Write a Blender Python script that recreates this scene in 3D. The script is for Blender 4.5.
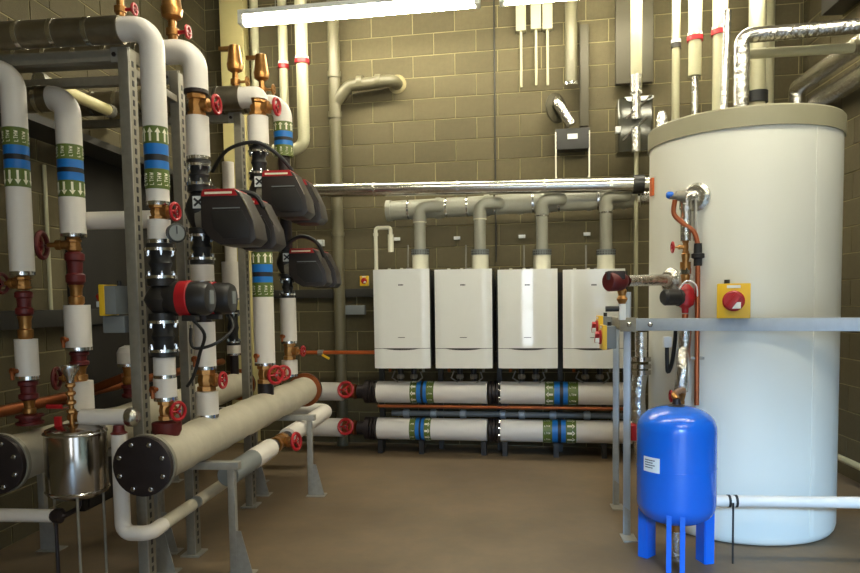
import bpy, bmesh, math, random
from mathutils import Vector, Matrix
random.seed(7)
for o in list(bpy.data.objects): bpy.data.objects.remove(o)
S = bpy.context.scene
COL = S.collection
# ------------------------------------------------------------------ camera
FPX, PPX, PPY = 700.0, 430.0, 345.0
CAMPOS = Vector((0, 0, 1.57))
Yc = Vector(((495-PPX)/FPX, (PPY-300)/FPX, -1)).normalized()
Zc = Vector((1, .015, 0)).cross(Yc).normalized()
Xc = Yc.cross(Zc).normalized()
RWC = Matrix((Xc, Yc, Zc))            # rows: world axes in camera space -> maps camera vector to world
cam = bpy.data.cameras.new('camera'); camo = bpy.data.objects.new('camera', cam); COL.objects.link(camo)
camo.matrix_world = Matrix.Translation(CAMPOS) @ RWC.to_4x4()
cam.sensor_fit = 'HORIZONTAL'; cam.sensor_width = 36; cam.lens = 36*FPX/860
cam.shift_x = 0; cam.shift_y = (PPY-286.5)/860
cam.clip_start = .05; cam.clip_end = 100
S.camera = camo
# ------------------------------------------------------------------ world, daylight, exposure
W_ = bpy.data.worlds.new('world'); S.world = W_; W_.use_nodes = True
W_.node_tree.nodes['Background'].inputs[0].default_value = (.55, .72, 1, 1)
W_.node_tree.nodes['Background'].inputs[1].default_value = .35
def area(name, loc, rot, sx, sy, power, col):
    l = bpy.data.lights.new(name, 'AREA'); l.shape = 'RECTANGLE'; l.size = sx; l.size_y = sy; l.energy = power; l.color = col
    o = bpy.data.objects.new(name, l); COL.objects.link(o); o.location = loc; o.rotation_euler = rot; return o
area('doorway_daylight', (1.4, -2.25, 1.3), (math.radians(90), 0, 0), 1.8, 2.5, 16, (.75, .87, 1))
area('sky_over_yard', (-.7, -5.6, 4.75), (math.radians(72), 0, 0), 5, 2.5, 6300, (.34, .62, 1))
area('window_daylight', (-.70, -2.25, 1.4), (math.radians(90), 0, 0), .5, 1.8, 13, (.85, .93, 1))
S.view_settings.view_transform = 'Standard'; S.view_settings.look = 'None'
S.view_settings.gamma = 1; S.view_settings.use_curve_mapping = False
S.view_settings.exposure = 1.0
TUBE_EMIT = 30
# ------------------------------------------------------------------ pixel helpers (design dimensions)
def ray(px, py):
    return RWC @ Vector(((px-PPX)/FPX, (PPY-py)/FPX, -1))
def P(px, py, Y):
    d = ray(px, py); return CAMPOS + d*(Y/d.y)
def PX(px, py, X):
    d = ray(px, py); return CAMPOS + d*(X/d.x)
def proj(p):
    c = RWC.transposed() @ (Vector(p)-CAMPOS)
    return PPX - FPX*c.x/c.z, PPY + FPX*c.y/c.z
def Z(py, X, Y):
    lo, hi = -2, 7
    for _ in range(40):
        m = (lo+hi)/2
        if proj((X, Y, m))[1] > py: lo = m
        else: hi = m
    return (lo+hi)/2
AL = math.radians(4.6)
W0 = Vector((-.70, 7.57, 0)); WU = Vector((math.cos(AL), -math.sin(AL), 0)); WV = Vector((-math.sin(AL), -math.cos(AL), 0))
def W(u, v, z): return W0 + WU*u + WV*v + Vector((0, 0, z))
def WP(px, py, v):
    d = ray(px, py); q = W0 + WV*v
    t = (q-CAMPOS).dot(WV)/d.dot(WV); p = CAMPOS + d*t
    return (p-W0).dot(WU), p.z
def WPP(px, py, v):
    u, z = WP(px, py, v); return W(u, v, z)
# ------------------------------------------------------------------ materials
def lin(c):
    return tuple(((x/255)/12.92 if x/255 <= .04045 else ((x/255+.055)/1.055)**2.4) for x in c) + (1,)
MT = {}
def mat(name, col, rough=.5, metal=0, var=.06, scale=8, bump=0, bscale=60, spec=None, coat=0, rnd=0, emit=None, rvar=0):
    m = bpy.data.materials.new(name); m.use_nodes = True; nt = m.node_tree; b = nt.nodes['Principled BSDF']
    c = lin(col); b.inputs['Roughness'].default_value = rough; b.inputs['Metallic'].default_value = metal
    if spec is not None: b.inputs['Specular IOR Level'].default_value = spec
    if coat: b.inputs['Coat Weight'].default_value = coat
    tc = nt.nodes.new('ShaderNodeTexCoord')
    n = nt.nodes.new('ShaderNodeTexNoise'); n.inputs['Scale'].default_value = scale; n.inputs['Detail'].default_value = 5
    nt.links.new(tc.outputs['Object'], n.inputs['Vector'])
    mx = nt.nodes.new('ShaderNodeMixRGB')
    mx.inputs[1].default_value = tuple(x*(1-var*1.5) for x in c[:3])+(1,); mx.inputs[2].default_value = tuple(min(1, x*(1+var*1.5)) for x in c[:3])+(1,)
    nt.links.new(n.outputs['Fac'], mx.inputs[0]); out = mx.outputs[0]
    if rnd:
        oi = nt.nodes.new('ShaderNodeObjectInfo'); mr = nt.nodes.new('ShaderNodeMapRange')
        mr.inputs[3].default_value = 1-rnd; mr.inputs[4].default_value = 1+rnd
        nt.links.new(oi.outputs['Random'], mr.inputs[0])
        mm = nt.nodes.new('ShaderNodeVectorMath'); mm.operation = 'SCALE'
        nt.links.new(out, mm.inputs[0]); nt.links.new(mr.outputs[0], mm.inputs['Scale']); out = mm.outputs[0]
    nt.links.new(out, b.inputs['Base Color'])
    if rvar:
        n3 = nt.nodes.new('ShaderNodeTexNoise'); n3.inputs['Scale'].default_value = scale*1.7
        nt.links.new(tc.outputs['Object'], n3.inputs['Vector'])
        m3 = nt.nodes.new('ShaderNodeMapRange'); m3.inputs[3].default_value = max(0, rough-rvar); m3.inputs[4].default_value = min(1, rough+rvar)
        nt.links.new(n3.outputs['Fac'], m3.inputs[0]); nt.links.new(m3.outputs[0], b.inputs['Roughness'])
    if bump:
        n2 = nt.nodes.new('ShaderNodeTexNoise'); n2.inputs['Scale'].default_value = bscale; n2.inputs['Detail'].default_value = 4
        nt.links.new(tc.outputs['Object'], n2.inputs['Vector'])
        bp = nt.nodes.new('ShaderNodeBump'); bp.inputs['Strength'].default_value = bump; bp.inputs['Distance'].default_value = .01
        nt.links.new(n2.outputs['Fac'], bp.inputs['Height']); nt.links.new(bp.outputs[0], b.inputs['Normal'])
    if emit:
        b.inputs['Emission Color'].default_value = emit[0]+(1,); b.inputs['Emission Strength'].default_value = emit[1]
    MT[name] = m; return m
mat('sleeve', (222, 215, 206), .42, var=.05, scale=5, bump=.08, bscale=25)
mat('wrap', (182, 174, 154), .6, var=.10, scale=6, bump=.35, bscale=14)
mat('foil', (212, 209, 202), .24, 1, var=.10, scale=20, bump=1, bscale=34)
mat('foil_smooth', (206, 203, 195), .22, 1, var=.08, scale=10, bump=.12, bscale=30)
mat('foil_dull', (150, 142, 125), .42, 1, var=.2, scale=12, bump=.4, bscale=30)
mat('galv', (158, 155, 146), .5, .45, var=.14, scale=30, rvar=.12)
mat('galv_dark', (140, 134, 120), .55, .4, var=.14, scale=30)
mat('strut_grey', (172, 180, 188), .5, .35, var=.08, scale=25)
mat('brass', (174, 126, 72), .36, .85, var=.2, scale=40)
mat('copper', (186, 104, 66), .3, .9, var=.16, scale=18)
mat('copper_old', (150, 84, 46), .42, .75, var=.25, scale=14)
mat('red', (168, 22, 30), .4, var=.1)
mat('dark_red', (92, 22, 22), .5, var=.15, scale=20)
mat('black_rubber', (24, 24, 25), .55, var=.1)
mat('black_plastic', (34, 32, 31), .42, var=.1, scale=20)
mat('pump_grey', (44, 38, 36), .42, var=.12, scale=20)
mat('chrome', (215, 215, 215), .18, 1, var=.05)
mat('steel', (178, 172, 165), .16, 1, var=.08, scale=6)
mat('iron', (46, 38, 38), .45, .4, var=.2, scale=18)
mat('green', (92, 108, 40), .45, var=.06)
mat('blue', (18, 110, 190), .4, var=.05)
mat('band_black', (26, 26, 28), .5)
mat('mark', (238, 232, 205), .5, var=.02)
mat('cream', (226, 214, 160), .5, var=.06, scale=4)
mat('flue', (160, 158, 142), .42, var=.05, scale=8)
mat('flue_white', (226, 222, 200), .45, var=.04)
mat('soil_pipe', (104, 98, 76), .42, var=.07, scale=7)
mat('duct_dark', (72, 66, 48), .6, var=.07, scale=7)
mat('pvc', (176, 171, 140), .45, var=.05)
mat('boiler', (236, 236, 232), .055, var=.015, coat=.4)
mat('boiler_side', (70, 70, 68), .4)
mat('tank', (228, 226, 214), .36, var=.02, scale=2, bump=.05, bscale=5)
mat('tank_lid', (152, 146, 120), .5, var=.05)
mat('vessel', (18, 98, 205), .26, var=.03, coat=.3)
mat('yellow', (232, 186, 36), .42, var=.05)
mat('grey_box', (120, 124, 124), .5)
mat('dark_box', (48, 46, 42), .5, var=.1)
mat('orange', (196, 92, 34), .5)
mat('label', (232, 234, 232), .5, var=.02)
mat('print', (58, 58, 62), .5)
mat('dark_door', (26, 23, 20), .6, var=.1)
mat('glass_dark', (62, 60, 48), .12, .2, var=.1)
mat('mortar', (146, 134, 96), .9, var=.1, scale=30, bump=.3, bscale=120)
mat('block', (90, 81, 56), .85, var=.12, scale=22, bump=.5, bscale=140, rnd=.10)
mat('ceiling', (120, 114, 100), .85, var=.1, scale=4)
mat('plaster', (140, 132, 112), .85, var=.1, scale=4)
mat('cream_column', (214, 200, 140), .6, var=.08, scale=6)
mat('tube_light', (255, 255, 245), .4, var=0, emit=((1, .95, .74), TUBE_EMIT))
def floor_mat():
    m = bpy.data.materials.new('floor_concrete'); m.use_nodes = True; nt = m.node_tree; b = nt.nodes['Principled BSDF']
    tc = nt.nodes.new('ShaderNodeTexCoord')
    n1 = nt.nodes.new('ShaderNodeTexNoise'); n1.inputs['Scale'].default_value = .9; n1.inputs['Detail'].default_value = 6; n1.inputs['Roughness'].default_value = .6
    n2 = nt.nodes.new('ShaderNodeTexNoise'); n2.inputs['Scale'].default_value = 9; n2.inputs['Detail'].default_value = 8; n2.inputs['Roughness'].default_value = .7
    for n in (n1, n2): nt.links.new(tc.outputs['Object'], n.inputs['Vector'])
    r1 = nt.nodes.new('ShaderNodeValToRGB'); r1.color_ramp.elements[0].position = .3; r1.color_ramp.elements[1].position = .72
    r1.color_ramp.elements[0].color = lin((96, 80, 60)); r1.color_ramp.elements[1].color = lin((126, 107, 82))
    nt.links.new(n1.outputs['Fac'], r1.inputs[0])
    mx = nt.nodes.new('ShaderNodeMixRGB'); mx.blend_type = 'MULTIPLY'; mx.inputs[0].default_value = .55
    r2 = nt.nodes.new('ShaderNodeValToRGB'); r2.color_ramp.elements[0].position = .35; r2.color_ramp.elements[0].color = (.6, .58, .55, 1); r2.color_ramp.elements[1].position = .62
    nt.links.new(n2.outputs['Fac'], r2.inputs[0]); nt.links.new(r1.outputs[0], mx.inputs[1]); nt.links.new(r2.outputs[0], mx.inputs[2])
    nt.links.new(mx.outputs[0], b.inputs['Base Color'])
    mr = nt.nodes.new('ShaderNodeMapRange'); mr.inputs[3].default_value = .42; mr.inputs[4].default_value = .75
    nt.links.new(n2.outputs['Fac'], mr.inputs[0]); nt.links.new(mr.outputs[0], b.inputs['Roughness'])
    bp = nt.nodes.new('ShaderNodeBump'); bp.inputs['Strength'].default_value = .15; bp.inputs['Distance'].default_value = .01
    nt.links.new(n2.outputs['Fac'], bp.inputs['Height']); nt.links.new(bp.outputs[0], b.inputs['Normal'])
    MT['floor'] = m
floor_mat()
# ------------------------------------------------------------------ mesh helpers
ORG = {}
def V(*a): return Vector(a)
def perp(a):
    a = a.normalized(); t = V(0, 0, 1) if abs(a.z) < .9 else V(1, 0, 0)
    e = a.cross(t).normalized(); return e, a.cross(e).normalized()
def fillet(pts, R, n=8):
    pts = [Vector(p) for p in pts]; out = [pts[0]]
    for i in range(1, len(pts)-1):
        a, b, c = pts[i-1], pts[i], pts[i+1]
        d1 = (a-b).normalized(); d2 = (c-b).normalized()
        ang = d1.angle(d2)
        if ang > math.pi-.02: out.append(b); continue
        t = min(R/math.tan(ang/2), (a-b).length*.49 if i > 1 else (a-b).length*.98, (c-b).length*.49 if i < len(pts)-2 else (c-b).length*.98)
        r = t*math.tan(ang/2); bis = (d1+d2).normalized(); ctr = b + bis*(r/math.sin(ang/2))
        s = b+d1*t-ctr; e = b+d2*t-ctr; tot = s.angle(e); ax = s.cross(e).normalized()
        for k in range(n+1): out.append(ctr + Matrix.Rotation(tot*k/n, 3, ax) @ s)
    out.append(pts[-1]); return out
class MB:
    def __init__(s): s.v = []; s.f = []
    def add(s, vs, fs):
        b = len(s.v); s.v += [Vector(p) for p in vs]; s.f += [tuple(b+i for i in q) for q in fs]; return s
    def box(s, c, sz, R=None):
        c = Vector(c); h = Vector(sz)/2; vs = []
        for x in (-1, 1):
            for y in (-1, 1):
                for z in (-1, 1):
                    p = V(x*h.x, y*h.y, z*h.z); vs.append(c + (R @ p if R else p))
        return s.add(vs, [(0, 1, 3, 2), (4, 6, 7, 5), (0, 4, 5, 1), (2, 3, 7, 6), (0, 2, 6, 4), (1, 5, 7, 3)])
    def bar(s, p0, p1, w, h, up=V(0, 0, 1)):      # box bar between two points; w sideways, h along up
        p0, p1 = Vector(p0), Vector(p1); a = (p1-p0).normalized(); e = a.cross(up).normalized(); u = e.cross(a)
        vs = [q+e*(x*w/2)+u*(y*h/2) for q in (p0, p1) for x, y in ((-1, -1), (1, -1), (1, 1), (-1, 1))]
        return s.add(vs, [(3, 2, 1, 0), (4, 5, 6, 7)] + [(i, (i+1) % 4, 4+(i+1) % 4, 4+i) for i in range(4)])
    def tube(s, path, r, n=14, caps=True):
        path = [Vector(p) for p in path]; N = len(path); e = None; vs = []
        for i, p in enumerate(path):
            t = (path[min(i+1, N-1)]-path[max(i-1, 0)]).normalized()
            if e is None: e, _ = perp(t)
            e = (e-t*e.dot(t)).normalized(); f = t.cross(e); rr = r[i] if isinstance(r, (list, tuple)) else r
            vs += [p + (e*math.cos(2*math.pi*k/n)+f*math.sin(2*math.pi*k/n))*rr for k in range(n)]
        fs = [(i*n+k, i*n+(k+1) % n, (i+1)*n+(k+1) % n, (i+1)*n+k) for i in range(N-1) for k in range(n)]
        if caps: fs += [tuple(range(n-1, -1, -1)), tuple((N-1)*n+k for k in range(n))]
        return s.add(vs, fs)
    def cyl(s, p0, p1, r, n=18): return s.tube([p0, p1], r, n)
    def lathe(s, o, ax, prof, n=24, phase=0):
        o = Vector(o); a = Vector(ax).normalized(); e, f = perp(a); vs = []
        for t, r in prof:
            r = max(r, 1e-4)
            vs += [o + a*t + (e*math.cos(2*math.pi*k/n+phase)+f*math.sin(2*math.pi*k/n+phase))*r for k in range(n)]
        N = len(prof)
        fs = [(i*n+k, i*n+(k+1) % n, (i+1)*n+(k+1) % n, (i+1)*n+k) for i in range(N-1) for k in range(n)]
        if prof[0] != prof[-1]: fs += [tuple(range(n-1, -1, -1)), tuple((N-1)*n+k for k in range(n))]
        return s.add(vs, fs)
    def torus(s, c, ax, R, r, n=20, m=8):
        c = Vector(c); a = Vector(ax).normalized(); e, f = perp(a); vs = []
        for i in range(n):
            d = e*math.cos(2*math.pi*i/n)+f*math.sin(2*math.pi*i/n)
            vs += [c + d*(R+r*math.cos(2*math.pi*k/m)) + a*(r*math.sin(2*math.pi*k/m)) for k in range(m)]
        return s.add(vs, [(i*m+k, ((i+1) % n)*m+k, ((i+1) % n)*m+(k+1) % m, i*m+(k+1) % m) for i in range(n) for k in range(m)])
    def prism(s, poly, off):                       # poly: list of points, off: extrusion vector
        poly = [Vector(p) for p in poly]; off = Vector(off); n = len(poly)
        return s.add(poly+[p+off for p in poly], [tuple(range(n-1, -1, -1)), tuple(range(n, 2*n))]+[(i, (i+1) % n, n+(i+1) % n, n+i) for i in range(n)])
    def build(s, name, m, parent=None, bevel=0, seg=2, smooth=True, origin=None):
        if parent is not None: o0 = ORG[parent.name]
        elif origin is not None: o0 = Vector(origin)
        else:
            xs = [p.x for p in s.v]; ys = [p.y for p in s.v]; zs = [p.z for p in s.v]
            o0 = V((min(xs)+max(xs))/2, (min(ys)+max(ys))/2, min(zs))
        me = bpy.data.meshes.new(name); me.from_pydata([p-o0 for p in s.v], [], s.f)
        bm = bmesh.new(); bm.from_mesh(me); bmesh.ops.recalc_face_normals(bm, faces=bm.faces)
        if bevel:
            es = [e for e in bm.edges if len(e.link_faces) == 2 and e.calc_face_angle(0) > .5]
            bmesh.ops.bevel(bm, geom=es, offset=bevel, segments=seg, affect='EDGES', profile=.6, clamp_overlap=True)
        bm.to_mesh(me); bm.free()
        if smooth:
            me.polygons.foreach_set('use_smooth', [True]*len(me.polygons)); me.set_sharp_from_angle(angle=math.radians(20 if bevel else 38))
        me.materials.append(MT[m])
        o = bpy.data.objects.new(name, me); COL.objects.link(o); ORG[o.name] = o0
        if parent is not None: o.parent = parent
        else: o.location = o0
        return o
def tag(o, label, cat, group=None):
    o['label'] = label; o['category'] = cat
    if group: o['group'] = group
    return o
def thing(name, label, cat, loc, group=None):
    o = bpy.data.objects.new(name, None); COL.objects.link(o); o.empty_display_size = .1
    o.location = loc; ORG[o.name] = Vector(loc); return tag(o, label, cat, group)
def struct(o): o['kind'] = 'structure'; return o
XA, YA, ZA = V(1, 0, 0), V(0, 1, 0), V(0, 0, 1)
# flat print wrapped on a cylinder: axis a from origin o, polygon list in (angle*r, t)
def wrapmarks(mb, o, a, r, polys, e=None):
    a = Vector(a).normalized()
    if e is None: e, f = perp(a)
    else: f = a.cross(e)
    for poly in polys:
        n = len(poly); vs = []
        for rr in (r-.001, r+.0015):
            vs += [Vector(o)+a*t+(e*math.cos(q/r)+f*math.sin(q/r))*rr for q, t in poly]
        mb.add(vs, [tuple(range(n-1, -1, -1)), tuple(range(n, 2*n))]+[(i, (i+1) % n, n+(i+1) % n, n+i) for i in range(n)])
def arrow_polys(c, t0, t1, w, up):
    h = (t1-t0)*.35
    if up: return [[(c-w*.22, t0), (c+w*.22, t0), (c+w*.22, t1-h), (c-w*.22, t1-h)], [(c-w*.6, t1-h), (c+w*.6, t1-h), (c, t1)]]
    return [[(c-w*.22, t0+h), (c+w*.22, t0+h), (c+w*.22, t1), (c-w*.22, t1)], [(c-w*.6, t0+h), (c, t0), (c+w*.6, t0+h)]]
STROKES = {'L': [((0, 1), (0, 0)), ((0, 0), (.8, 0))], 'T': [((0, 1), (.9, 1)), ((.45, 1), (.45, 0))],
           'H': [((0, 0), (0, 1)), ((.8, 0), (.8, 1)), ((0, .5), (.8, .5))], 'W': [((0, 1), (.25, 0)), ((.25, 0), (.5, .8)), ((.5, .8), (.75, 0)), ((.75, 0), (1, 1))]}
def word_polys(word, c, t0, t1):                   # runs along the axis, glyph height round the pipe
    out = []; n = len(word); cw = (t1-t0)/n; gh = cw*1.2
    for i, ch in enumerate(word):
        for (x0, y0), (x1, y1) in STROKES[ch]:
            ax_, ay_ = t0+cw*(i+x0*.72), c+gh/2-y0*gh; bx_, by_ = t0+cw*(i+x1*.72), c+gh/2-y1*gh
            dx, dy = bx_-ax_, by_-ay_; L = math.hypot(dx, dy) or 1; nx, ny = -dy/L*cw*.09, dx/L*cw*.09
            out.append([(ay_+ny, ax_+nx), (by_+ny, bx_+nx), (by_-ny, bx_-nx), (ay_-ny, ax_-nx)])
    return out
def id_band(parent, p0, p1, r, up=True, arrows_first=True, cuts=(.0, .28, .45, .55, .69, 1.0)):
    """pipe identification band from p0 to p1: green with arrows, blue, black, blue, green with letters"""
    p0, p1 = Vector(p0), Vector(p1); d = p1-p0; L = d.length; a = d.normalized(); R = r*1.02
    for k, nm in enumerate(('green', 'blue', 'band_black', 'blue', 'green')):
        q0, q1 = p0+d*cuts[k], p0+d*cuts[k+1]
        o = MB().cyl(q0, q1, R if k != 2 else R*.985, 22).build({'green': 'green_band', 'blue': 'blue_band', 'band_black': 'black_band'}[nm], nm, parent)
        if k in (0, 4):
            arrows = (k == 0) == arrows_first; l = (q1-q0).length; n = 10; polys = []
            for i in range(n):
                c = 2*math.pi*R*i/n
                if arrows: polys += arrow_polys(c, l*.12, l*.88, 2*math.pi*R/n*.62, up)
                else: polys += word_polys('LTHW', c, l*.18, l*.82)
            m = MB(); wrapmarks(m, q0, a, R, polys); m.build('arrow_marks' if arrows else 'band_lettering', 'mark', o, smooth=False)['kind'] = 'stuff'
def bolts(parent, c, ax, R, n, r=.011, t=.012, name='bolt', m='chrome'):
    a = Vector(ax).normalized(); e, f = perp(a)
    for i in range(n):
        q = 2*math.pi*(i+.5)/n; p = Vector(c)+(e*math.cos(q)+f*math.sin(q))*R
        MB().lathe(p, a, [(0, r), (t*.6, r), (t*.6, r*.6), (t*1.3, r*.5)], 6).build(name, m, parent, smooth=False)
# ================================================================== STRUCTURE
XL, XR, YF, H = -3.2, 3.0, -2.0, 5.0
def wy(X): return W0.y - math.tan(AL)*(X-W0.x)
struct(MB().prism([(XL-.2, YF-.2, -.12), (XR+.2, YF-.2, -.12), (XR+.2, wy(XR+.2)+.2, -.12), (XL-.2, wy(XL-.2)+.2, -.12)], (0, 0, .12)).build('floor', 'floor', smooth=False, origin=(0, 0, 0)))
MB_c = MB().prism([(XL-.2, YF-.2, H), (XR+.2, YF-.2, H), (XR+.2, wy(XR+.2)+.2, H), (XL-.2, wy(XL-.2)+.2, H)], (0, 0, .12))
struct(MB_c.build('ceiling', 'ceiling', smooth=False))
# front wall behind the viewer with an open doorway
fw = MB()
fw.box(((XL-.95)/2-.1, YF-.1, H/2), (-.95-XL+.2, .2, H)); fw.box((.025, YF-.1, H/2), (.95, .2, H))
fw.box((-.70, YF-.1, .25), (.5, .2, .5)); fw.box((-.70, YF-.1, (H+2.3)/2), (.5, .2, H-2.3)); fw.box(((XR+2.3)/2+.1, YF-.1, H/2), (XR-2.3+.2, .2, H)); fw.box((1.4, YF-.1, (H+2.8)/2), (1.8, .2, H-2.8))
struct(fw.build('wall_front', 'plaster', smooth=False))
wf = MB()
for xx in (-.93, -.47): wf.box((xx, YF-.05, 1.4), (.04, .06, 1.8))
for zz in (.52, 1.4, 2.28): wf.box((-.70, YF-.05, zz), (.42, .06, .04))
struct(wf.build('window_1', 'flue_white', bevel=.003))
def block_mesh():
    m = MB().box((0, .012, 0), (.441, .024, .216)); me = bpy.data.meshes.new('block')
    bm = bmesh.new(); vs = [bm.verts.new(p) for p in m.v]
    for f in m.f: bm.faces.new([vs[i] for i in f])
    es = [e for e in bm.edges if all(v.co.y < .01 for v in e.verts)]
    bmesh.ops.bevel(bm, geom=es, offset=.003, segments=1, affect='EDGES')
    bmesh.ops.recalc_face_normals(bm, faces=bm.faces); bm.to_mesh(me); bm.free(); me.materials.append(MT['block']); return me
BLK = block_mesh()
def block_wall(name, origin, rz, L, pu, pz):
    R = Matrix.Rotation(rz, 4, 'Z'); M = Matrix.Translation(origin) @ R
    me = bpy.data.meshes.new(name); b = MB().box((L/2, .106, H/2), (L+.36, .2, H))
    me.from_pydata(b.v, [], b.f); me.materials.append(MT['mortar'])
    w = bpy.data.objects.new(name, me); COL.objects.link(w); w.matrix_world = M; struct(w); ORG[w.name] = Vector(origin)
    cand = []
    row = -1; z0 = pz % .225 - .225
    while z0 < H:
        u = (pu + (.225 if row % 2 else 0)) % .45 - .45
        while u < L:
            a, c = max(u, 0), min(u+.45, L); za, zc = max(z0, 0), min(z0+.225, H)
            if c-a > .03 and zc-za > .03:
                ctr = M @ V((a+c)/2, 0, (za+zc)/2); q = proj(ctr) if (RWC.transposed() @ (ctr-CAMPOS)).z < -.5 else (-999, 0)
                vis = -30 < q[0] < 890 and -15 < q[1] < 590
                cand.append((0 if vis else 1, (ctr-CAMPOS).length, (a+c)/2, (za+zc)/2, (c-a-.009)/.441, (zc-za-.009)/.216))
            u += .45
        z0 += .225; row += 1
    cand.sort(); near = [c for c in cand if c[0] == 0][:300]; rest = cand[len(near):]
    for c in near:
        o = bpy.data.objects.new('block', BLK); COL.objects.link(o); o.parent = w
        o.location = (c[2], random.uniform(-.0012, .0012), c[3]); o.scale = (c[4], 1, c[5])
    if rest:
        m = MB()
        for c in rest: m.box((c[2], .012, c[3]), (.441*c[4], .024, .216*c[5]))
        me2 = bpy.data.meshes.new('block_rest'); me2.from_pydata(m.v, [], m.f); me2.materials.append(MT['block'])
        o = bpy.data.objects.new('block_rest', me2); COL.objects.link(o); o.parent = w; o['kind'] = 'stuff'
    return w
cl = V(XL, wy(XL), 0); cr = V(XR, wy(XR), 0)
uj, zj = WP(434.6, 119.6, 0)                       # a vertical joint of the photograph's wall and the bed joint above it
u0 = uj-(cl-W0).dot(WU)
# parity of the row just below zj must start at uj
rows = math.floor((zj-.1125)/.225 - (zj % .225 - .225)/.225)-1
block_wall('wall_back', cl, -AL, (cr-cl).length, u0 + (.225 if rows % 2 else 0), zj)
block_wall('wall_right', V(XR, wy(XR), 0), -math.pi/2, wy(XR)-YF, .12, zj)
block_wall('wall_left', V(XL, YF, 0), math.pi/2, wy(XL)-YF, .2, zj)
# cream column in the back left corner
q0 = WPP(222, 60, .12); q1 = WPP(245, 60, .12); c0 = (q0+q1)/2
struct(MB().box((c0.x, c0.y+.06, H/2), ((q1-q0).length, .16, H), Matrix.Rotation(-AL, 3, 'Z')).build('trim_1', 'cream_column', bevel=.006))

# dark double door in the left wall
dr = struct(MB().box((XL+.03, 5.85, 1.43), (.06, 1.7, 2.86)).build('door_1', 'dark_door', bevel=.004, origin=(XL+.03, 5.85, 0)))
for yy in (5.44, 6.26):
    lf = MB().box((XL+.067, yy, 1.39), (.018, .79, 2.74)).build('door_leaf', 'dark_door', dr, bevel=.004)
    MB().cyl((XL+.075, yy+(.3 if yy < 5.8 else -.3), .95), (XL+.075, yy+(.3 if yy < 5.8 else -.3), 1.15), .012, 8).build('pull_handle', 'iron', lf)

# ================================================================== LIGHTS
def batten(pa, pb, label):
    pa, pb = Vector(pa), Vector(pb); a = (pb-pa).normalized(); mid = (pa+pb)/2
    t = thing('fluorescent_light', label, 'light', mid, 'fluorescent battens hung in a row')
    MB().bar(pa-a*.02+ZA*.062, pb+a*.02+ZA*.062, .125, .05).build('batten_body', 'label', t, bevel=.006)
    sd = a.cross(ZA).normalized(); pf = [(-.058, .036), (-.06, .0), (-.05, -.032), (-.025, -.05), (.025, -.05), (.05, -.032), (.06, .0), (.058, .036)]
    MB().prism([pa+a*.03+sd*x+ZA*z for x, z in pf], (pb-pa)-a*.06).build('diffuser', 'tube_light', t)
    for e in (pa, pb):
        MB().bar(e-a*.02*(1 if e == pa else -1), e+a*.035*(1 if e == pa else -1), .125, .09).build('end_cap', 'label', t, bevel=.004)
    for f in (.15, .85):
        p = pa.lerp(pb, f); MB().cyl(p+ZA*.087, V(p.x, p.y, H), .004, 6).build('hanger', 'galv', t)
    return t
YL = 6.88
pa = P(242, 21, YL); pa2 = P(478, 6, 6.72); pa2.z = pa.z
batten(pa, pa2, 'glowing fluorescent batten hung above the boilers beside the cream column')
d = (pa2-pa); pb = pa2 + d.normalized()*.22
batten(pb, pb+d, 'glowing fluorescent batten hung above the dark hood and tank pipes')

for yy, xx, lab in ((3.7, -1.65, 'fluorescent batten overhead between the aisle header and the tank'), (3.7, .85, 'fluorescent batten overhead in front of the tank'), (.6, .3, 'fluorescent batten overhead near the doorway')):
    q = V(xx, yy, pa.z); batten(q, q+V(d.length, -.1, 0), lab)

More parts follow.
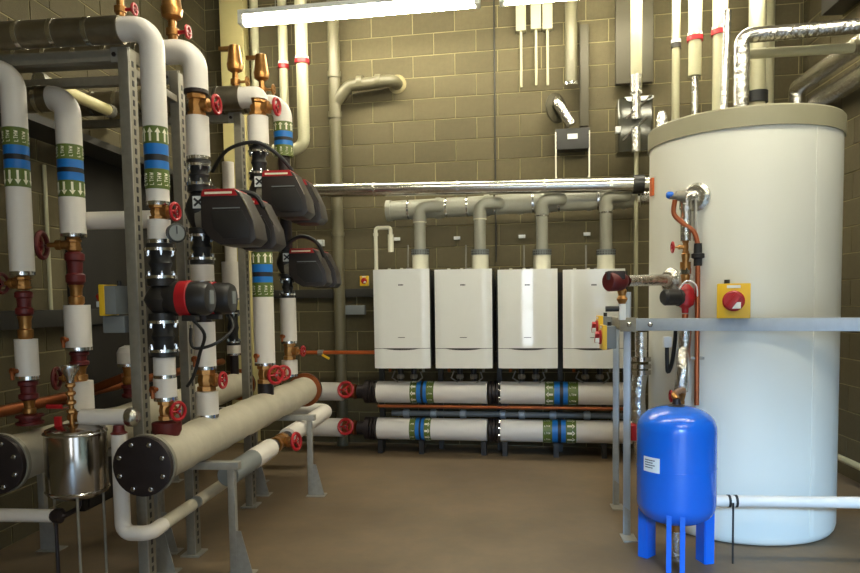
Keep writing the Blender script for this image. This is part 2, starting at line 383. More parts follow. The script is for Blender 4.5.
# ================================================================== BOILERS
def boiler(pxl, pxr, label, badge):
    v0 = .72
    uL, zb = WP(pxl, 368.5, v0); uR, _ = WP(pxr, 368.5, v0); _, zt = WP((pxl+pxr)/2, 269, v0)
    uc = (uL+uR)/2; w = uR-uL-.012; h = zt-zb; D = .47
    t = thing('wall_boiler', label, 'boiler', W(uc, v0-D/2, zb), 'white wall boilers in a row')
    def q(u, v, z): return W(uc+u, v0-D+v, zb+z)
    MB().prism([q(-w/2+.008, 0, .01), q(w/2-.008, 0, .01), q(w/2-.008, D-.06, .01), q(-w/2+.008, D-.06, .01)], (0, 0, h-.02)).build('casing', 'boiler_side', t, bevel=.004)
    def prof(n=24):
        pts = []
        for i in range(n+1):
            s = -1+2*i/n; u = s*w/2; e = abs(s)
            v = D-.012-.02*max(0, (e-.72)/.28)**1.5 - .004*e*e
            pts.append((u, v))
        return pts
    pr = prof(); zs = h*.205
    def panel(name, z0f, z1f):
        n = len(pr); vs = []
        for dv in (0, 1):
            for (u, v) in pr:
                vv = v if dv == 0 else D-.075
                vs += [q(u, vv, z0f(u)), q(u, vv, z1f(u))]
        fs = []
        for i in range(n-1):
            a = 2*i; b = 2*n+2*i
            fs += [(a, a+2, a+3, a+1), (b, b+1, b+3, b+2), (a, b, b+2, a+2), (a+1, a+3, b+3, b+1)]
        fs += [(0, 1, 2*n+1, 2*n), (2*n-2, 4*n-2, 4*n-1, 2*n-1)]
        return MB().add(vs, fs).build(name, 'boiler', t)
    panel('front_panel', lambda u: zs, lambda u: h)
    panel('lower_panel', lambda u: 0, lambda u: zs-.005-.016*max(0, 1-(u/(w*.3))**2)**.7)
    if badge:
        m = MB(); 
        for k, (du, wd) in enumerate(((-.017, .012), (-.003, .01), (.01, .012), (.022, .006))): m.prism([q(du-wd/2, D-.0125, h*.835), q(du+wd/2, D-.0125, h*.835), q(du+wd/2, D-.0125, h*.835+.014), q(du-wd/2, D-.0125, h*.835+.014)], WV*.0022)
        m.build('badge', 'print', t, smooth=False)
    m = MB(); m.prism([q(-.035, D-.0125, h*.31), q(.035, D-.0125, h*.31), q(.035, D-.0125, h*.31+.006), q(-.035, D-.0125, h*.31+.006)], WV*.002); m.build('model_mark', 'print', t, smooth=False)
    # top fittings
    for du in (-.17, -.04, .05): MB().cyl(q(du, D*.45, h-.012), q(du, D*.45, h+.022), .016, 10).build('top_cap', 'flue_white', t)
    MB().prism([q(.02, D*.3, h-.012), q(.11, D*.3, h-.012), q(.11, D*.6, h-.012), q(.02, D*.6, h-.012)], (0, 0, .03)).build('top_plate', 'galv', t)
    # bottom tails
    for du, r, mm in ((-.18, .017, 'copper_old'), (-.07, .03, 'black_plastic'), (.07, .03, 'black_plastic'), (.17, .014, 'galv_dark')):
        MB().cyl(q(du, D*.45, .012), q(du, D*.45, -.06), r, 10).build('pipe_tail', mm, t)
    return t, uc, zt, v0-D, D
BO = []
for (l, r, lab) in ((373.5, 430.5, 'white wall boiler under the white condensate bend, first in the row'),
                    (434.5, 493, 'white wall boiler second along from the condensate bend'),
                    (497.5, 558.5, 'white wall boiler with bright window reflection down its front'),
                    (562.5, 626, 'white wall boiler partly hidden by the grey strut frame')):
    BO.append(boiler(l, r, lab, True))
# cascade rack that carries the boilers
rack = thing('boiler_rack', 'dark steel rack standing behind and under the four boilers', 'rack', W(0, .3, 0))
us = [BO[0][1]-.33] + [(BO[i][1]+BO[i+1][1])/2 for i in range(3)] + [BO[3][1]+.33]
for u in us: MB().bar(W(u, .21, 0), W(u, .21, 1.84), .05, .05, WU).build('upright', 'dark_box', rack)
for z in (.95, 1.75): MB().bar(W(us[0], .165, z), W(us[-1], .165, z), .04, .06).build('rail', 'dark_box', rack)
# flue manifold with four branches
ul, zl = WP(387, 211, .42); ur, zr = WP(640, 197, .42)
fl = thing('flue_manifold', 'grey plastic flue manifold with four bent branches above the boilers', 'flue', W((ul+ur)/2, .42, min(zl, zr)-.1))
A_, B_ = W(ul, .42, zl), W(ur, .42, zr); ax = (B_-A_).normalized(); Lm = (B_-A_).length; RM = .098
MB().cyl(A_, B_, RM, 28).build('main_pipe', 'flue', fl)
for f in (0, .205, .4, .53, .64, .80, .93): MB().lathe(A_+ax*(Lm*f), ax, [(0, RM+.001), (0, RM+.009), (.05, RM+.009), (.05, RM+.001)], 28).build('coupling', 'flue', fl)
for f in (.06, .215, .30, .41, .56, .66, .81, .96): MB().lathe(A_+ax*(Lm*f+.07), ax, [(0, RM+.0005), (0, RM+.004), (.018, RM+.004), (.018, RM+.0005)], 28).build('clip', 'chrome', fl)
MB().cyl(B_, B_+ax*.12, RM*.8, 24).build('foil_end', 'foil', fl)
for i, px in enumerate((420, 480, 542, 606)):
    t, uc, zt, vb, D = BO[i]; vf = .56
    u, _ = WP(px, 240, vf); f = (u-ul)/(ur-ul); zm = zl+(zr-zl)*f
    _, ztop = WP(px, 250, vf); _, zw = WP(px, 268, vf)
    p = fillet([W(u, vf, ztop), W(u, vf, zm), W(u+.18, vf-.02, zm+.01), W(u+.21, .42, zm+.01)], .07, 6)
    br = MB().tube(p, .058, 18).build('branch', 'flue', fl)
    MB().cyl(W(u, vf, zm-.15), W(u, vf, zm-.08), .066, 18).build('socket', 'flue', br)
    MB().lathe(W(u, vf, zm-.155), ZA, [(0, .059), (0, .068), (.012, .068), (.012, .059)], 18).build('clip', 'chrome' if i > 1 else 'flue_white', br)
    # adaptor belongs to the boiler
    MB().cyl(W(u, vf, zt-.03), W(u, vf, ztop-.05), .083, 22).build('flue_adaptor', 'flue_white', t)
    g = MB().cyl(W(u, vf, ztop-.05), W(u, vf, ztop+.005), .088, 22).build('grille_ring', 'grey_box', t)
    m = MB()
    for k in range(22):
        for zz in (.012, .034):
            q = 2*math.pi*k/22; m.box(W(u, vf, ztop-.05+zz)+V(math.cos(q), math.sin(q), 0)*.0882, (.008, .008, .012), Matrix.Rotation(q, 3, 'Z'))
    m.build('grille_slots', 'dark_box', g, smooth=False)['kind'] = 'stuff'
    # conduit drop and tag on the wall above each boiler
    cx = (408, 466, 524, 586)[i]
    tag(MB().cyl(WPP(cx, 245, .03), WPP(cx, 272, .03), .009, 8).build('wall_conduit', 'galv'), 'thin grey conduit dropping down the wall behind ' + ('the condensate bend boiler', 'the second boiler along', 'the boiler with the bright reflection', 'the boiler beside the strut frame')[i], 'conduit', 'conduit drops behind the boilers')
    tx, ty = ((397, 239), (457, 238), (522, 236.5), (587, 234))[i]
    tag(MB().box(WPP(tx, ty, .008), (.07, .012, .035), Matrix.Rotation(-AL, 3, 'Z')).build('wall_tag', 'label', bevel=.002), 'small white tag on the wall above ' + ('the condensate bend boiler', 'the second boiler along', 'the boiler with the bright reflection', 'the boiler beside the strut frame')[i], 'tag', 'white tags above the boilers')
# condensate bend
v = .60
pp = [WPP(375.5, 270, v), WPP(375.5, 228, v), WPP(390.5, 228, v), WPP(390.5, 252, v)]
pp[3].x, pp[3].y = pp[2].x, pp[2].y; pp[2].z = pp[1].z; pp[0].x, pp[0].y = pp[1].x, pp[1].y
cd = thing('condensate_pipe', 'white plastic swan neck pipe on the first boiler top', 'pipe', pp[0])
MB().tube(fillet(pp[:3]+[pp[2]-ZA*.08], .028, 5), .02, 12).build('bend', 'flue_white', cd)
MB().cyl(pp[2]-ZA*.07, pp[3], .029, 14).build('tail', 'flue_white', cd)
MB().cyl(pp[1]-ZA*.08, pp[1]-ZA*.05, .026, 12).build('socket', 'flue_white', cd)
# foil-clad pipe above the manifold
fa, fb = WPP(265, 191.5, .62), WPP(652, 184, .62)
fp = thing('foil_clad_pipe', 'long shiny foil clad pipe running above the flue manifold to the tank', 'pipe', (fa+fb)/2-ZA*.06)
MB().cyl(fa, fb, .07, 24).build('cladding', 'foil_smooth', fp)
for f in (0, .12, .3, .52, .74, .9): q = fa.lerp(fb, f); a = (fb-fa).normalized(); MB().cyl(q, q+a*.025, .0725, 24).build('tape_band', 'foil', fp)
q = fa.lerp(fb, .955); MB().cyl(q, q+(fb-fa).normalized()*.1, .088, 18).build('collar', 'black_plastic', fp)
# ---- low-level insulated headers under the boilers
def low_header(yc, y0b, label, segs, bands, flng):
    v = .46; cen = lambda px: WPP(px, yc+(px-377)*.018, v)
    t = thing('insulated_header', label, 'pipe', WPP(495, yc+14, v), 'white headers under the boilers')
    base = WP(377, yc, v)[1]; z = WP(495, yc+2.1, v)[1]
    def q(px): u, _ = WP(px, yc+2, v); return W(u, v, z)
    R = .112
    for a, b in segs: MB().cyl(q(a), q(b), R, 26).build('insulation', 'sleeve', t)
    for a, b, af in bands: id_band(t, q(a), q(b), R, up=not af, arrows_first=af)
    for px in flng:
        for dx in (-3.2, 0, 3.2):
            c = q(px+dx); f_ = MB().cyl(c-WU*.012, c+WU*.012, .118, 20).build('flange', 'iron', t)
        c = q(px)+WU*.047; bolts(t, c, WU, .095, 8, .012)
        MB().cyl(q(px-5.5), q(px+5.5), .07, 16).build('pipe_stub', 'iron', t)
    for px in (381, 422, 484, 505, 556, 604):
        c = q(px)
        if y0b: MB().bar(V(c.x, c.y, 0), V(c.x, c.y, z-R), .10, .05, WU).build('foot', 'black_plastic', t)
        else: MB().bar(c+WV*-.05-ZA*R, c+WV*-.05-ZA*.17, .05, .05, WU).build('foot', 'black_plastic', t)
    return z, q
zu, qu = low_header(390.5, 0, 'upper white insulated header with green and blue bands under the boilers', [(378, 411.5), (435, 487.5), (501, 545), (578, 632)], [(411.5, 435, True), (545, 578, True)], (372.5, 494.5))
zlw, ql = low_header(428.0, 1, 'lower white insulated header with green and blue bands just above floor', [(378.5, 411), (432, 487.5), (501, 543), (576, 632)], [(411, 432, False), (543, 576, False)], (373, 494.5))
# copper and grey lines between them
c = WPP(378, 406, .60); d = WPP(632, 409.5, .60); d.z = c.z
tag(MB().cyl(c, d, .017, 12).build('copper_pipe', 'copper_old'), 'dull copper pipe running between the two white headers', 'pipe')
c = WPP(392, 413, .30); d = WPP(628, 415, .30); d.z = c.z
gp = thing('grey_line', 'dark grey pipe with fittings behind the two white headers', 'pipe', (c+d)/2)
MB().cyl(c, d, .03, 12).build('pipe', 'grey_box', gp)
for f in (.05, .17, .3, .47, .55, .68, .82, .93):
    q = c.lerp(d, f); MB().lathe(q, WU, [(0, .032), (.01, .045), (.06, .045), (.07, .032)], 12).build('fitting', 'strut_grey', gp)
# boiler drops into the header
for i in range(4):
    t, uc, zt, vb, D = BO[i]; vv = vb+D*.45
    lab = ('the condensate bend boiler', 'the second boiler along', 'the boiler with the bright reflection', 'the boiler beside the strut frame')[i]
    zb = t.location.z
    g = thing('boiler_drop', 'black valved drop pipes hanging beneath ' + lab, 'pipe', W(uc, vv, zb-.2), 'valved drops under the boilers')
    for du in (-.07, .07):
        MB().cyl(W(uc+du, vv, zb-.06), W(uc+du, vv, zu+.118), .026, 12).build('drop', 'black_plastic', g)
        MB().lathe(W(uc+du, vv, zb-.13), ZA, [(0, .028), (.01, .042), (.04, .042), (.05, .028)], 6).build('union', 'galv_dark', g)
    MB().tube([W(uc+.14, vv, zb-.06), W(uc+.16, vv, zb-.12), W(uc+.10, vv+.04, zb-.17)], .008, 6).build('lever', 'galv', g)
    MB().tube([W(uc-.13, vv, zb-.05), W(uc-.16, vv, zb-.12), W(uc-.09, vv+.04, zb-.16)], .008, 6).build('lever', 'galv', g)

# ================================================================== BACK WALL SERVICES
def vpipe(name, label, px, y0, y1, v, r, m, n=16):
    c = WPP(px, (y0+y1)/2, v); za = WP(px, y0, v)[1] if y0 > 0 else H; zb = WP(px, y1, v)[1]
    zb = max(zb, 0)
    t = thing(name, label, 'pipe', V(c.x, c.y, zb)); MB().cyl(V(c.x, c.y, zb), V(c.x, c.y, za), r, n).build('pipe', m, t); return t, c
# grey soil pipe with branch
c = WPP(336, 150, .16); zt2 = WP(336, 85, .16)[1]
sp = thing('soil_pipe', 'grey soil pipe down the wall with a branch bent into the blockwork', 'pipe', V(c.x, c.y, 0))
MB().cyl(V(c.x, c.y, 0), V(c.x, c.y, H), .062, 20).build('stack', 'soil_pipe', sp)
zj1 = WP(337, 103, .16)[1]; zj2 = WP(337, 84, .16)[1]
p2 = WPP(396, 82, .16)
br = MB().tube(fillet([V(c.x, c.y, zj1), V(c.x, c.y, zj1)+WU*.16+ZA*.17, W((p2-W0).dot(WU)-.02, .16, zj2), W((p2-W0).dot(WU)-.02, .0, zj2)], .09, 6), .062, 18).build('branch', 'soil_pipe', sp)
for (a, b) in ((zj1-.16, zj1-.09), (zj1+.26, zj1+.33), (WP(337, 236, .16)[1], WP(337, 232, .16)[1])):
    MB().cyl(V(c.x, c.y, a), V(c.x, c.y, b), .072, 20).build('socket', 'soil_pipe', sp)
for du in (.28, .48): q = W((c-W0).dot(WU)+du, .16, zj2); MB().cyl(q-WU*.03, q+WU*.03, .069, 18).build('socket', 'soil_pipe', br)
q = W((p2-W0).dot(WU)-.02, .005, zj2); MB().lathe(q, WV, [(0, .10), (.012, .10), (.012, .065)], 20).build('wall_collar', 'mortar', sp)
# pale pipes with red collars by the column
def collar_pipe(px, v, r, yb, yend, label, elbow=False, m='pvc', cm='red'):
    c = WPP(px, yb, v); ze = WP(px, yend, v)[1]; zb = WP(px, yb, v)[1]
    t = thing('riser_pipe', label, 'pipe', V(c.x, c.y, ze))
    if elbow: MB().tube(fillet([V(c.x, c.y, H), V(c.x, c.y, ze), V(c.x, c.y, ze)-WU*.34], .12, 8), r, 18).build('pipe', m, t)
    else: MB().cyl(V(c.x, c.y, ze), V(c.x, c.y, H), r, 18).build('pipe', m, t)
    MB().cyl(V(c.x, c.y, zb+.02), V(c.x, c.y, zb+.4), r*1.06, 18).build('upper_sleeve', m, t)
    k = MB().cyl(V(c.x, c.y, zb-.02), V(c.x, c.y, zb+.025), r*1.25, 18).build('fire_collar', cm, t)
    mm = MB()
    for i in range(8): q = 2*math.pi*i/8; mm.box(V(c.x, c.y, zb+.04)+V(math.cos(q), math.sin(q), 0)*r*1.08, (.02, .008, .03), Matrix.Rotation(q+math.pi/2, 3, 'Z'))
    mm.build('collar_tab', 'label', k, smooth=False)['kind'] = 'stuff'; return t
collar_pipe(283.5, .22, .048, 67, 190, 'slim pale pipe with red collar between column and soil pipe')
collar_pipe(302, .34, .062, 62, 149, 'thicker pale pipe with red collar curving left at its foot', True)
vpipe('riser_pipe', 'plain pale pipe rising up the wall close to the cream column', 257, 0, 240, .14, .045, 'pvc')
# conduits and trunking by the light
tag(vpipe('wall_conduit', '', 495, 0, 262, .015, .008, 'dark_box', 8)[0], 'long thin dark conduit running down the bare block wall', 'conduit')
for i, (px, w, yb, ye, lab) in enumerate(((521, .10, 32, 87, 'single pale trunking stub with conduit, standing apart from the pair'), (536, .105, 30, 85, 'pale trunking stub of the pair, nearer the single stub'), (547.5, .10, 30, 85, 'pale trunking stub of the pair, nearer the pale flue pipe'))):
    c = WPP(px, yb, .05); ze = WP(px, ye, .05)[1]
    t = thing('trunking', lab, 'trunking', V(c.x, c.y, ze), 'pale trunking stubs high on the wall')
    MB().box(V(c.x, c.y, (c.z+H)/2), (w, .08, H-c.z), Matrix.Rotation(-AL, 3, 'Z')).build('trunking_body', 'pvc', t, bevel=.004)
    MB().cyl(V(c.x, c.y, ze), V(c.x, c.y, c.z), .014, 10).build('conduit', 'pvc', t)
# dark glazed flue box with foil hose
c0 = WPP(572.5, 128, .20); u, zt = WP(572.5, 128, .20); _, zb = WP(572.5, 172, .20)
fb_ = thing('flue_hood', 'dark metal hood on two pale straps under the foil hose', 'hood', V(c0.x, c0.y, zb))
zh = WP(572.5, 149, .20)[1]
MB().prism([W(u-.16, .03, zh), W(u+.16, .03, zh), W(u+.17, .2, zh), W(u-.17, .2, zh)], (0, 0, zt-zh)).build('body', 'dark_box', fb_, bevel=.006)
MB().prism([W(u-.05, .2, zh+.1), W(u+.05, .2, zh+.1), W(u+.05, .206, zh+.1), W(u-.05, .206, zh+.1)], (0, 0, .05)).build('sight_glass', 'label', fb_)
for s in (-1, 1): MB().bar(W(u+s*.165, .19, zb-.06), W(u+s*.165, .19, zt-.03), .014, .02, WV).build('edge_strip', 'flue_white', fb_)
MB().bar(W(u-.16, .03, zb-.05), W(u-.16, .19, zb-.05), .014, .02).build('wall_tie', 'flue_white', fb_)
MB().bar(W(u+.16, .03, zb-.05), W(u+.16, .19, zb-.05), .014, .02).build('wall_tie', 'flue_white', fb_)
hs = thing('foil_hose', 'crumpled foil hose bending from a wall disc to the dark hood', 'hose', W(u-.1, .15, zt))
MB().tube(fillet([W(u-.17, .075, zt+.33), W(u-.15, .2, zt+.26), W(u-.01, .2, zt+.03)], .08, 6), .055, 14).build('hose', 'foil', hs)
MB().lathe(W(u-.19, .12, zt+.22), WV+WU*1.1, [(0, .07), (.03, .15), (.05, .15), (.05, .07)], 18).build('wall_disc', 'duct_dark', hs)
t, c = vpipe('flue_pipe', 'pale vertical flue pipe with metal end ring above the dark hood', 571, 0, 84, .16, .06, 'soil_pipe')
MB().lathe(V(c.x, c.y, WP(571, 86, .16)[1]), ZA, [(0, .05), (0, .078), (.03, .078), (.03, .05)], 18).build('end_ring', 'chrome', t)
ca = WPP(584, 26, .06); zb2 = WP(584, 127, .06)[1]
tag(MB().box(V(ca.x, ca.y, (ca.z+zb2)/2), (.085, .10, ca.z-zb2), Matrix.Rotation(-AL, 3, 'Z')).build('trunking', 'duct_dark', bevel=.004), 'dull olive trunking beside the pale flue pipe', 'trunking')
# foil-wrapped exchanger left of the tank top
v = .55; u0_, zt = WP(618, 98, v); u1_, zb = WP(655, 150, v)
ex = thing('heat_exchanger', 'foil wrapped boxy exchanger on the wall beside the tank top', 'exchanger', W((u0_+u1_)/2, v-.2, zb))
mb_ = MB().prism([W(u0_, v-.3, zb), W(u1_-.02, v-.3, zb), W(u1_-.02, v, zb), W(u0_, v, zb)], (0, 0, zt-zb)); mb_.build('jacket', 'glass_dark', ex, bevel=.02, seg=3)
MB().prism([W(u0_+.06, v-.02, zt-.01), W(u1_-.01, v-.02, zt-.01), W(u1_-.06, v+.03, zt-.045), W(u0_+.1, v+.03, zt-.045)], (0, 0, .02)).build('top_strip', 'label', ex)
um, _ = WP(636, 120, v+.05)
MB().cyl(W(um, v+.06, zt-.22), W(um, v+.06, zt+.03), .042, 14).build('foil_pipe', 'foil', ex)
MB().cyl(W(um, v+.06, zb-.02), W(um, v+.06, zb+.2), .042, 14).build('foil_pipe', 'foil', ex)
for s, (a, b) in enumerate((((.02, .1), (.26, .3)), ((.05, .3), (.3, .5)))): MB().cyl(W(u0_+a[0]+.02, v+.02, zb+a[1]), W(u0_+b[0], v+.02, zb+b[1]), .012, 8).build('brace', 'chrome', ex)
MB().box(W(u0_-.0, v+.02, zb+.20), (.05, .04, .06)).build('bracket', 'label', ex, bevel=.004)
zz = WP(636, 97, v+.06)[1]
pz = thing('riser_pipe', 'pale pipe rising from the foil wrapped exchanger', 'pipe', W(um, v+.06, zz))
MB().cyl(W(um, v+.06, zt+.03), W(um, v+.06, H), .052, 16).build('pipe', 'pvc', pz)
MB().cyl(W(um, v+.06, zt+.02), W(um, v+.06, zt+.18), .056, 16).build('foil_end', 'foil', pz)
d0 = WPP(615, 50, .05); d1 = WPP(652, 84, .05)
tag(MB().prism([V(d0.x, d0.y, d1.z), V(d1.x, d1.y, d1.z), V(d1.x, d1.y, d1.z)+WV*.08, V(d0.x, d0.y, d1.z)+WV*.08], (0, 0, H-d1.z)).build('wall_duct', 'duct_dark', bevel=.006), 'wide dull olive duct flat on the wall behind the exchanger pipe', 'duct')
tag(vpipe('wall_conduit', '', 636, 152, 332, .5, .02, 'pvc', 10)[0], 'pale conduit hanging from the exchanger beside the tank', 'conduit')
# three collared pipes behind the tank
collar_pipe(676, .55, .036, 46, 160, 'slim pale pipe with dark collar behind the tank top', cm='dark_box')
t = collar_pipe(695, .60, .057, 39, 76, 'pale pipe with red collar ending in a foil tail')
c = WPP(695, 76, .60); MB().cyl(V(c.x, c.y, c.z-.55), c, .034, 14).build('foil_tail', 'foil', t)
collar_pipe(720, .62, .062, 33, 150, 'thick pale pipe with red collar nearest the foil stack')
t, c = vpipe('riser_pipe', 'stout pale pipe with black coupling behind the foil crossbar', 757, 0, 120, .5, .075, 'pvc')
MB().cyl(V(c.x, c.y, WP(757, 103, .5)[1]), V(c.x, c.y, WP(757, 92, .5)[1]), .1, 18).build('coupling', 'black_rubber', t)
vpipe('riser_pipe', 'pale pipe standing between the stout pipe and the right wall', 768, 0, 140, .12, .055, 'pvc')
# isolator on the back wall, dark trunking
def isolator(p, rz, s, label, tilt=0, group='yellow and red isolators'):
    R = Matrix.Rotation(rz, 3, 'Z')                  # local -Y is the front
    t = thing('isolator_switch', label, 'switch', p, group)
    def q(x, y, z): return Vector(p)+R @ V(x*s, y*s, z*s)
    def bx(cx, cy, cz, sx, sy, sz, nm, m, b=.004, par=None): return MB().box(q(cx, cy, cz), (sx*s, sy*s, sz*s), R).build(nm, m, par or t, bevel=b)
    bx(0, 0, .0, .9, .42, 1.0, 'back_box', 'grey_box'); bx(0, -.3, 0, .98, .2, 1.1, 'cover', 'yellow', .006)
    MB().lathe(q(0, -.4, 0), R @ V(0, -1, 0), [(0, .33*s), (.06*s, .33*s), (.1*s, .28*s)], 22).build('dial', 'red', t)
    k = MB().box(q(0, -.58, 0), (.2*s, .18*s, .52*s), R @ Matrix.Rotation(.6, 3, 'Y')).build('knob', 'red', t, bevel=.004)
    bx(.08, -.575, -.14, .26, .16, .2, 'padlock_tag', 'label', .002)
    bx(0, -.405, .45, .4, .012, .09, 'name_strip', 'label', 0)
    MB().cyl(q(-.2, 0, .5), q(-.2, 0, .68), .09*s, 12).build('cable_gland', 'black_plastic', t)
    return t
isolator(WPP(365, 281, .06), -AL, .10, 'yellow isolator on the block wall beside the first boiler')
c = WPP(300, 294, .05); d = WPP(375, 294, .05); d.z = c.z
tag(MB().bar(c-WU*1.2, d+WU*2.2, .08, .09).build('cable_trunking', 'dark_box', bevel=.004), 'dark cable trunking along the back wall behind the boilers', 'trunking')
c = WPP(352, 310, .04); tag(MB().box(c, (.3, .07, .1), Matrix.Rotation(-AL, 3, 'Z')).build('junction_box', 'grey_box', bevel=.005), 'grey junction box on the wall under the dark trunking', 'box')
c = WPP(321, 243, .04); tag(MB().box(c, (.07, .06, .07), Matrix.Rotation(-AL, 3, 'Z')).build('wall_tag', 'label', bevel=.004), 'small cream box on the wall behind the far pump', 'box')
# copper gas pipe with yellow tag left of boilers
c = WPP(296, 352.5, .35); d = WPP(380, 352.5, .35); d.z = c.z
g = thing('copper_pipe', 'bright copper pipe with yellow tape leading to the first boiler', 'pipe', (c+d)/2)
MB().cyl(c, d, .02, 14).build('pipe', 'orange', g)
q = c.lerp(d, .30); MB().cyl(q-WU*.03, q+WU*.03, .03, 12).build('coupling', 'galv', g)
MB().box(q+WU*.06+WV*.02-ZA*.045, (.09, .01, .022), Matrix.Rotation(.5, 3, 'Y')).build('yellow_tape', 'yellow', g)

# ================================================================== HOT WATER TANK
TX, TY, TR = 1.695, 5.05, .605
ZT = Z(126, TX-.3, TY-.1)
tk = thing('hot_water_tank', 'tall cream insulated hot water cylinder with grey lid', 'tank', (TX, TY, 0))
MB().lathe((TX, TY, 0), ZA, [(0, TR-.05), (.012, TR-.02), (.03, TR-.008), (.06, TR), (ZT-.12, TR), (ZT-.11, TR-.01)], 96).build('jacket', 'tank', tk)
MB().lathe((TX, TY, ZT-.125), ZA, [(0, TR+.001), (0, TR+.012), (.115, TR+.012), (.125, TR+.004), (.13, TR-.03), (.135, .1)], 96).build('lid', 'tank_lid', tk)
q = math.radians(-64); c = V(TX+math.cos(q)*(TR+.002), TY+math.sin(q)*(TR+.002), 0)
MB().bar(c+ZA*.06, c+ZA*(ZT-.13), .03, .004, V(math.cos(q), math.sin(q), 0)).build('seam_strip', 'tank', tk)
def tank_pt(px, py, out=0):
    d = ray(px, py); r = TR+out; o = CAMPOS; a = d.x**2+d.y**2; bx = o.x-TX; by = o.y-TY
    b = 2*(bx*d.x+by*d.y); c = bx*bx+by*by-r*r; D_ = max(b*b-4*a*c, 0); return o+d*((-b-math.sqrt(D_))/(2*a))
def outward(p): return V(p.x-TX, p.y-TY, 0).normalized()
p = tank_pt(653, 187); MB().box(p, (.03, .05, .12), Matrix.Rotation(math.atan2(outward(p).y, outward(p).x), 3, 'Z')).build('orange_plate', 'orange', tk)
n1 = tank_pt(697, 197); o1 = outward(n1)
MB().lathe(n1-o1*.02, o1, [(0, .09), (.03, .09), (.05, .07)], 24).build('nozzle_collar', 'foil', tk)
n2 = tank_pt(672, 281); o2 = outward(n2)
MB().lathe(n2-o2*.02, o2, [(0, .085), (.04, .085), (.06, .06)], 24).build('nozzle_collar', 'foil', tk)
# foil stack and pipes off the tank top
s0 = P(741, 108, 5.15); s0.z = ZT+.011; zc = P(741, 36, 5.15).z
fs = thing('foil_stack', 'shiny foil clad pipe rising from the tank lid and crossing right', 'pipe', s0)
MB().tube(fillet([s0, V(s0.x, s0.y, zc), V(2.56, s0.y, zc+.03), V(2.56, YF+.02, zc+.03)], .07, 6), .052, 18).build('cladding', 'foil', fs)
MB().tube([s0+V(-.10, .06, 0), V(s0.x-.06, s0.y+.12, zc+.22)], .026, 10).build('side_pipe', 'foil', fs)
MB().lathe(s0, ZA, [(0, .06), (.02, .06), (.03, .045)], 18).build('base_collar', 'foil', fs)
cb = V(2.56, s0.y-.14, zc+.03); MB().cyl(cb, cb-YA*.04, .056, 18).build('tape_band', 'foil_smooth', fs)
MB().tube(fillet([P(744, 100, 5.35), V(P(744, 100, 5.35).x, 5.35, zc-.06), V(2.55, 5.35, zc-.05)], .05, 5), .034, 14).build('second_pipe', 'pvc', fs)
for i, (px, py, h_, r_, lab) in enumerate(((662, 112, .16, .038, 'short foil stub on the tank lid beside the exchanger'), (697, 108, .08, .045, 'low foil dome on the tank lid under the foil tail'), (717, 104, .07, .04, 'low foil dome on the tank lid beside the foil stack'))):
    b = P(px, py+14, 5.2+.05*i); b.z = ZT+.011
    tag(MB().lathe(b, ZA, [(0, r_), (h_*.8, r_), (h_, r_*.5)], 14).build('lid_fitting', 'foil'), lab, 'fitting', 'foil fittings on the tank lid')
# foil pipes along the right wall
for i, (px, py, dx, dz, r_, lab) in enumerate(((797, 90, .0, .0, .07, 'upper foil clad pipe along the right wall, bent down behind the tank'), (806, 100, .12, -.17, .08, 'lower foil clad pipe along the right wall, bent down behind the tank'))):
    a = PX(797, 88, 2.76); a = V(a.x+dx, a.y-.12*i, a.z+dz)
    t = thing('foil_clad_pipe', lab, 'pipe', a-ZA*.4, 'foil pipes along the right wall')
    MB().tube(fillet([a-ZA*.45, a, V(a.x, YF+.02, a.z)], .05, 5), r_, 18).build('cladding', 'foil', t)
    for yy in (5.6, 4.9, 4.2): MB().cyl(V(a.x, yy, a.z), V(a.x, yy-.04, a.z), r_+.003, 18).build('tape_band', 'foil_smooth', t)
c = PX(832, 12, 2.9); tag(MB().box(V(2.9, c.y-.9, c.z+.12), (.18, 1.8, .30)).build('cable_duct', 'dark_box', bevel=.008), 'dark boxy duct high on the right wall above the foil pipes', 'duct')
a = PX(838, 457, 2.9); tag(MB().cyl(a, V(2.9, 2.4, a.z), .028, 14).build('white_pipe', 'pvc'), 'white pipe low along the right wall behind the tank', 'pipe')

# ================================================================== STRUT FRAME BY THE TANK
FX, FY = P(627, 420, 4.66).x, 4.66
ba = V(FX, FY-.045, Z(324.5, FX, FY-.045)); bang = math.radians(18); bd = V(math.cos(bang), -math.sin(bang), 0)
fr = thing('strut_frame', 'pale grey steel strut frame with long rail across the tank front', 'frame', (FX, FY, 0))
HB = .078
MB().bar(ba+bd*.03, ba+bd*2.05, .041, HB).build('front_rail', 'strut_grey', fr, bevel=.004)
be = ba+bd*2.0; MB().bar(V(be.x, be.y, 0), be+ZA*.0-ZA*HB/2, .041, .041, bd).build('leg', 'strut_grey', fr, bevel=.003)
lt = Z(292, FX, FY); l1 = MB().bar(V(FX, FY, 0), V(FX, FY, lt), .043, .043, bd).build('leg', 'strut_grey', fr, bevel=.003)
B2 = P(616, 440, 5.35); l2 = MB().bar(V(B2.x, B2.y, 0), V(B2.x, B2.y, ba.z-HB/2), .043, .043, bd).build('leg', 'strut_grey', fr, bevel=.003)
MB().bar(V(FX-.03, FY-.02, ba.z+.0), V(B2.x-.03, B2.y, ba.z), .041, HB).build('side_rail', 'galv', fr, bevel=.004)
MB().box(ba+V(.0, -.0, 0), (.10, .045, HB+.012), Matrix.Rotation(-bang, 3, 'Z')).build('corner_bracket', 'galv_dark', fr, bevel=.003)
for k in (0, .13): MB().lathe(ba+bd*k+V(-.0, -.025 if k == 0 else -.022, 0), bd.cross(ZA), [(0, .016), (.008, .016), (.012, .01)], 6).build('bolt', 'chrome', fr, smooth=False)
